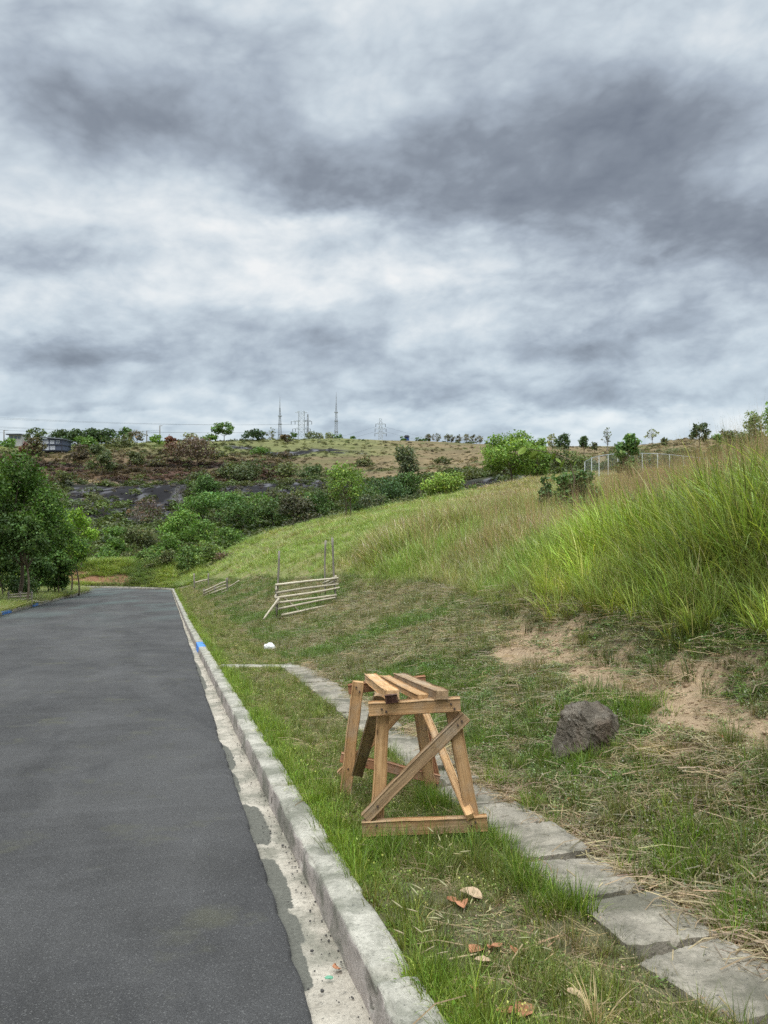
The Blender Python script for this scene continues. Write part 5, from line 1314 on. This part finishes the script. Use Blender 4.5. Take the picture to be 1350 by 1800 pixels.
    for px, top, w in bares:
        t(px, 782, top, w, 290, 'bare', (.10, .10, .075), 'thin grey leafless tree in the row on the right crest', group='leafless trees on the right crest', bark=M_BARK_PALE, dens=.6)
    for px, w in ((781, 12), (805, 14), (825, 20), (858, 14)):
        t(px, 784, 776, w, 284, 'bush', (.05, .065, .03), 'tiny dark bush among the leafless trees of the right crest', name='shrub', cat='shrub', group='tiny bushes on the right crest')
    t(970, 790, 762, 22, 240, 'airy', PALE, 'pale thin tree left of the dark oval one on the right skyline')
    t(990, 790, 762, 30, 236, 'round', (.045, .072, .028), 'dark oval tree on the right skyline', dens=1.3, trunk_h=.1)
    t(1026, 788, 766, 22, 240, 'round', (.055, .085, .035), 'small round tree alone on the right skyline', dens=1.3)
    t(1045, 788, 776, 16, 236, 'airy', OLIVE, 'tiny scrubby bush right of the small round skyline tree', name='shrub', cat='shrub')
    t(1067, 788, 752, 22, 236, 'bare', GREY, 'tall bare thin tree on the right skyline', dens=.7, bark=M_BARK_PALE)
    t(1146, 780, 752, 24, 232, 'bare', PALE, 'bare pale rounded tree on the right skyline', dens=.9, bark=M_BARK_PALE)
    t(1168, 780, 769, 18, 228, 'bush', OLIVE, 'low bush on the crest right of the bare pale tree', name='shrub', cat='shrub')
    t(1228, 778, 743, 38, 205, 'round', (.05, .072, .03), 'dark round tree on the far right crest', dens=1.2, lean=.1)
    t(1282, 772, 755, 36, 190, 'bush', OLIVE, 'olive bush on the far right crest beside the dark round tree', name='shrub', cat='shrub')
    t(1262, 776, 762, 40, 175, 'bush', MID, 'wide low bush on the right slope behind the fence', name='shrub', cat='shrub')
    t(1328, 790, 722, 48, 95, 'airy', (.12, .15, .06), 'light airy tree behind the tall grass near the picture edge', dens=1.6)
    t(1318, 790, 756, 60, 100, 'bush', (.075, .10, .04), 'green bush under the light airy tree', name='shrub', cat='shrub')
    t(1364, 790, 700, 46, 60, 'airy', BRIGHT, 'bright tree at the picture edge of which one branch shows', dens=1.6)
    for i, (px, top, w, c, lab) in enumerate(((960, 786, 90, (.085, .10, .04), 'wide low olive brush behind the broad full tree'), (1010, 792, 70, (.10, .12, .045), 'yellow-olive brush on the slope left of the fence'), (1100, 788, 90, (.09, .11, .045), 'low brush behind the middle of the fence'), (1190, 785, 80, (.075, .095, .04), 'dull green brush behind the right part of the fence'))):
        t(px, 815, top, w, 160, 'bush', c, lab, name='shrub', cat='shrub')
    # --- near plants in the tall grass
    t(1102, 850, 763, 54, 30, 'tall', (.07, .12, .035), 'young leafy tree standing up in front of the chain-link fence', name='sapling', leaf=.17, trunk_h=.05, dens=1.5)
    t(1015, 870, 826, 110, 26, 'bush', (.058, .10, .028), 'dark green broad-leaved shrub at the edge of the tall grass', name='shrub', cat='shrub', leaf=.12, dens=2.2)
    t(960, 860, 836, 30, 28, 'bush', (.05, .085, .028), 'small dark shrub left of the broad-leaved one', name='shrub', cat='shrub', leaf=.15)
build_trees()

def build_vine():
    """bright drooping leaves of a tall broad-leaved plant rising from the grass"""
    Y = 20.0; base = at(1000, Y); h = empty('vine_plant', base, 'tall stem with big drooping bright lime leaves in front of the broad tree', 'plant')
    spots = [(918, 792, 20), (940, 800, 22), (948, 806, 14), (974, 801, 18), (981, 810, 14), (990, 817, 18), (1012, 815, 12), (1022, 810, 12), (930, 797, 12), (1003, 812, 10)]
    mb = MB(); mb.tube([(0, 0, -.1), tuple(W(1010, 840, Y) - base), tuple(W(1000, 808, Y) - base), tuple(W(975, 796, Y) - base), tuple(W(945, 792, Y) - base), tuple(W(915, 785, Y) - base)], [.02, .018, .014, .010, .007, .004], 6)
    mb.build('stem', M_BARK, h, smooth=True)
    r = np.random.default_rng(77)
    for i, (px, py, s) in enumerate(spots):
        L = s * .95 / F * Y; V, Q = curled_leaf(900 + i, L, L * .62)
        t = np.repeat((np.array([[.22, .31, .05]]) * r.uniform(.75, 1.15)), len(V), 0)
        o = link('leaf', mesh('leaf', V, Q, attrs={'tint': t}, mats=[M_LEAF]), h, W(px, py, Y + r.normal(0, .1)) - base)
        o.rotation_euler = (r.normal(0, .5) + .6, 1.1 + r.normal(0, .25), r.uniform(-.6, .6) + (0 if px % 2 else 3.1))
build_vine()

# ------------------------------------------------------------------ masts, pylons, poles, wires
M_MAST = mat_plain('mast_steel', (.32, .34, .37), .6, .1, 1)
M_PYLON = mat_plain('pylon_steel', (.42, .45, .48), .6, .1, 1)
def lattice(mb, H, w0, w1, nseg, r, brace=True, z0=0, cx=0, taper=1.0):
    zs = z0 + (H - z0) * (np.linspace(0, 1, nseg + 1) ** taper)
    wd = np.interp(zs, [z0, H], [w0, w1]) / 2
    c = [[(cx + sx * w, sy * w, z) for z, w in zip(zs, wd)] for sx, sy in ((-1, -1), (1, -1), (1, 1), (-1, 1))]
    for q in c: mb.tube(q, r, 4, cap=False)
    if brace:
        for i in range(nseg):
            for a in range(4):
                b = (a + 1) % 4
                mb.tube([c[a][i], c[b][i + 1]], r * .6, 3, cap=False); mb.tube([c[b][i], c[a][i + 1]], r * .6, 3, cap=False); mb.tube([c[a][i + 1], c[b][i + 1]], r * .6, 3, cap=False)
def build_towers():
    for px, top, Y, lab in ((492, 697, 330, 'tall slender lattice mast left of the tall pylon'), (591, 689, 330, 'tallest slender lattice mast between the two pylons')):
        p = at(px, Y); H = CAMZ - (top - 900) / F * Y - p.z
        h = empty('radio_mast', p, lab, 'mast')
        mb = MB(); lattice(mb, H * .80, 1.9, .4, 22, .07); mb.build('lattice', M_MAST, h)
        mb = MB(); mb.tube([(0, 0, H * .79), (0, 0, H * .93), (0, 0, H)], [.20, .14, .06], 6); mb.build('spire', M_MAST, h)
        mb = MB()
        for z in (.34, .52, .66): mb.box((0, 0, H * z), (1.5, 1.5, .35))
        mb.build('platform', M_MAST, h)
    Y = 420
    def arm(mb, z, span, drop=.9, r=.10):
        for s in (-1, 1):
            mb.tube([(s * .9, -.5, z), (s * span, 0, z + .15)], r, 4); mb.tube([(s * .9, .5, z), (s * span, 0, z + .15)], r, 4); mb.tube([(s * .8, 0, z + drop), (s * span, 0, z + .15)], r, 4)
            mb.tube([(s * .9, 0, z), (s * span * .55, 0, z + .55)], r * .6, 3)
    def insul(h, z, span, M):
        for s in (-1, 1):
            mb = MB(); mb.tube([(s * span, 0, z + .1), (s * span, 0, z - 1.6)], [.16, .16], 5); mb.build('insulator', M, h)
    M_INS = mat_plain('insulator', (.10, .10, .11), .5, .1, 2)
    p = at(530, Y); H = CAMZ - (723 - 900) / F * Y - p.z
    h = empty('pylon', p, 'tall lattice power pylon with a broad top between the two masts', 'pylon')
    mb = MB(); lattice(mb, H, 4.2, 3.0, 12, .10); mb.build('tower', M_PYLON, h)
    zA = CAMZ - (741 - 900) / F * Y - p.z; zB = CAMZ - (754 - 900) / F * Y - p.z
    for z, s in ((H - .8, 3.6), (zA, 5.6), (zB, 4.8)):
        mb = MB(); arm(mb, z, s); mb.build('cross_arm', M_PYLON, h)
    for z, s in ((zA, 5.6), (zA, 3.5), (zB, 4.8), (zB, 3.3)): insul(h, z, s, M_INS)
    p = at(541, Y); H = CAMZ - (728 - 900) / F * Y - p.z
    h = empty('pylon', p, 'narrow lattice tower close behind the tall broad-topped pylon', 'pylon')
    mb = MB(); lattice(mb, H, 2.0, .5, 12, .13); mb.build('tower', M_MAST, h)
    mb = MB(); arm(mb, CAMZ - (741 - 900) / F * Y - p.z, 2.0, r=.13); mb.build('cross_arm', M_MAST, h)
    p = at(669, Y); H = CAMZ - (736 - 900) / F * Y - p.z
    h = empty('pylon', p, 'smaller lattice power pylon with three arms, right of the tallest mast', 'pylon')
    mb = MB(); lattice(mb, H, 3.6, 1.2, 11, .11); mb.build('tower', M_PYLON, h)
    arms = []
    for row, s in ((745.5, 2.6), (754, 3.0), (762, 3.1)):
        z = CAMZ - (row - 900) / F * Y - p.z; mb = MB(); arm(mb, z, s, r=.11); mb.build('cross_arm', M_PYLON, h); insul(h, z, s, M_INS); arms.append((z, s))
    M_WIRE = mat_plain('wire', (.12, .13, .14), .6, .1, 1)
    def wire(a, b, sag, r, label):
        q = np.linspace(0, 1, 25); a, b = np.array(a), np.array(b)
        P = a + (b - a) * q[:, None] - np.array([0, 0, 1]) * (sag * 4 * q * (1 - q))[:, None]
        c = P.mean(0); mb = MB(); mb.tube(P - c, r * .7, 4); o = mb.build('power_line', M_WIRE, None, c); tag(o, label, 'power line', 'power lines on the skyline')
    pA = at(530, Y); pB = at(669, Y)
    wn = [('upper', zA, 5.6), ('lower', zB, 4.8)]
    for nm, z, s in wn:
        for sg, sd in ((-1, 'outer'), (1, 'inner')):
            wire((pA.x + sg * s, pA.y, pA.z + z - 1.5), (pA.x - 190 + sg * s, pA.y - 120, pA.z + z - 7), 3.0, .05, f'{nm} {sd} thin power line running from the tall pylon behind the skyline trees')
    for z, s in arms[:2]:
        for sg in (-1, 1):
            wire((pB.x + sg * s, pB.y, pB.z + z - 1.5), (pB.x + sg * 70, pB.y + 60, pB.z + z - 9), 1.5, .05, 'thin power line drooping from the smaller pylon')
    for px, top, Yp, lab in ((281, 748, 262, 'short thin utility pole on the crest between the brown and yellow bushes'), (7, 756, 240, 'thin lamp pole on the skyline at the picture edge'), (258, 757, 262, 'grey short pole on the crest near the brown airy tree')):
        p = at(px, Yp); H = CAMZ - (top - 900) / F * Yp - p.z
        h = empty('utility_pole', p, lab, 'pole')
        mb = MB(); mb.tube([(0, 0, -.3), (0, 0, H)], [.20, .14], 6); mb.build('pole', M_POST, h)
        mb = MB(); mb.tube([(-.1, 0, H - .1), (1.4 if px == 7 else .9, 0, H - .05)], [.09, .07], 5); mb.build('arm', M_POST, h)
    a = at(7, 240); b = at(281, 262)
    for row0, row1, w_ in ((751, 756, 'higher'), (756, 760, 'lower')):
        wire(W(-60, row0, 236), W(281, row1, 262), 1.2, .045, f'{w_} thin wire crossing the sky above the house and dark trees')
    # the blue kiosk on the far crest
    M_BL = mat_plain('blue_panel', (.035, .07, .22), .6, .15, 1); M_RF = mat_plain('dark_roof_sheet', (.06, .06, .07), .7, .15, 1)
    Yk = 300; p = at(715, Yk); k = Yk / F; gz = CAMZ - (778 - 900) * k
    h = empty('kiosk', Vector((p.x, p.y, min(p.z, gz))), 'small blue kiosk under a flat canopy roof on the crest', 'kiosk'); dz = gz - h.location.z
    mb = MB(); mb.box((0, 0, dz + 3.5 * k), (7 * k, 7 * k, 9 * k)); mb.build('body', M_BL, h)
    mb = MB()
    for sx in (-1, 1):
        for sy in (-1, 1): mb.tube([(sx * 4 * k, sy * 3 * k, -.2), (sx * 4 * k, sy * 3 * k, dz + 10.5 * k)], .1, 5)
    mb.build('post', M_STEEL, h)
    mb = MB(); mb.tube([(-5 * k, 0, dz + 10.0 * k), (-2 * k, 0, dz + 10.8 * k), (2 * k, 0, dz + 10.8 * k), (5 * k, 0, dz + 10.0 * k)], [.25, .6, .6, .25], 8); mb.build('roof', M_RF, h)
    mb = MB(); mb.box((-5.5 * k, 0, dz + 2 * k), (3 * k, 3 * k, 4 * k)); mb.build('counter', M_PLASTIC, h)
build_towers()

def build_houses():
    M_SIDE = mat_plain('blue_grey_siding', (.115, .135, .19), .7, .12, 1.5); M_TRIM = mat_plain('dark_trim', (.045, .05, .06), .7, .1, 2)
    M_ROOF = mat_plain('grey_roof_sheet', (.20, .215, .235), .6, .12, .8); M_WHITE = mat_plain('white_paint', (.62, .64, .68), .6, .08, 2)
    M_GLASS = mat_plain('window_glass', (.10, .13, .17), .15, .1, 1, spec=.6); M_WALL = mat_plain('bare_block_wall', (.17, .155, .13), .9, .2, 1)
    Y = 222; k = Y / F; gz = hz((100 - 675) * k, Y); zb = CAMZ - (799 - 900) * k
    p = Vector(((100.5 - 675) * k, Y, min(gz, zb))); d = zb - p.z
    h = empty('house', p, 'two-storey blue-grey house with white windows and a flat sloping roof on the far hilltop', 'house')
    Wd, Dp = 34 * k, 6.0
    z1, z2, z3 = d + 5.5 * k, d + 15 * k, d + 25.5 * k
    mb = MB(); mb.box((0, .4, (-.5 + z1) / 2), (Wd * .96, Dp * .9, z1 + .5)); mb.build('ground_floor', M_WALL, h)
    mb = MB(); mb.box((0, 0, (z1 + z3) / 2 + .003), (Wd, Dp, z3 - z1)); mb.build('wall', M_SIDE, h)
    mb = MB(); mb.box((0, -.25, z1), (Wd * 1.03, Dp, .35)); mb.build('floor_band', M_TRIM, h)
    mb = MB(); mb.box((0, -.20, z2), (Wd * 1.02, Dp, .28)); mb.build('floor_band', M_TRIM, h)
    rot = Matrix.Rotation(R(5), 3, 'Y')
    mb = MB(); mb.box((0, -.2, z3 + .28), (Wd * 1.14, Dp + 1.4, .28), rot); mb.build('roof', M_ROOF, h)
    y0 = -Dp / 2
    def window(cx, z, w, hh):
        f = MB()
        for sx in (-1, 1): f.box((cx + sx * w / 2, y0 - .05, z), (.14, .16, hh + .14))
        for sz in (-1, 1): f.box((cx, y0 - .05, z + sz * hh / 2), (w - .14, .16, .14))
        f.box((cx, y0 - .05, z), (.09, .12, hh - .14))
        fo = f.build('window', M_WHITE, h)
        g = MB(); g.box((cx, y0 - .01, z), (w - .10, .06, hh - .10)); g.build('pane', M_GLASS if (cx > 0) else M_WHITE, fo)
    window(-Wd * .33, z2 + 5.2 * k, 7.5 * k, 5.5 * k); window(-Wd * .02, z2 + 5.2 * k, 7 * k, 5.5 * k); window(Wd * .27, z2 + 5.6 * k, 5.5 * k, 4.5 * k)
    window(-Wd * .32, (z1 + z2) / 2, 9.0 * k, 6.5 * k); window(Wd * .0, (z1 + z2) / 2, 8 * k, 5.5 * k)
    mb = MB(); mb.box((-Wd * .2, y0 - .06 + .7, d + 2.4 * k), (8 * k, .12, 4.5 * k)); mb.build('garage_door', M_TRIM, h)
    for sx in (-.5, .51):
        mb = MB(); mb.box((Wd * sx, y0 - .6, (z3 - .3) / 2), (.18, .18, z3 + .3)); mb.build('post', M_TRIM, h)
    mb = MB(); mb.box((Wd * .1, y0 - .75, z1 + .9), (Wd * .8, .06, .12)); mb.box((Wd * .1, y0 - .75, z1 + .5), (Wd * .8, .05, .06)); mb.build('railing', M_TRIM, h)
    Y = 262; k = Y / F; gz = hz((32 - 675) * k, Y)
    p = Vector(((34 - 675) * k, Y, gz)); d = CAMZ - (778 - 900) * k - gz
    h = empty('house', p, 'pale house with a dark flat roof showing between skyline trees', 'house')
    mb = MB(); mb.box((0, 0, (d + 12 * k) / 2), (22 * k, 6, d + 12 * k)); mb.build('wall', mat_plain('pale_wall', (.42, .41, .40), .8, .1, 1), h)
    mb = MB(); mb.box((-1 * k, -.3, d + 12.6 * k), (26 * k, 7.5, 1.6 * k)); mb.build('roof', M_TRIM, h)
    for cx in (-6, 1, 7):
        f = MB(); f.box((cx * k, -3.03, d + 7.5 * k), (4 * k, .16, 4.5 * k)); f.build('window', M_GLASS, h)
build_houses()
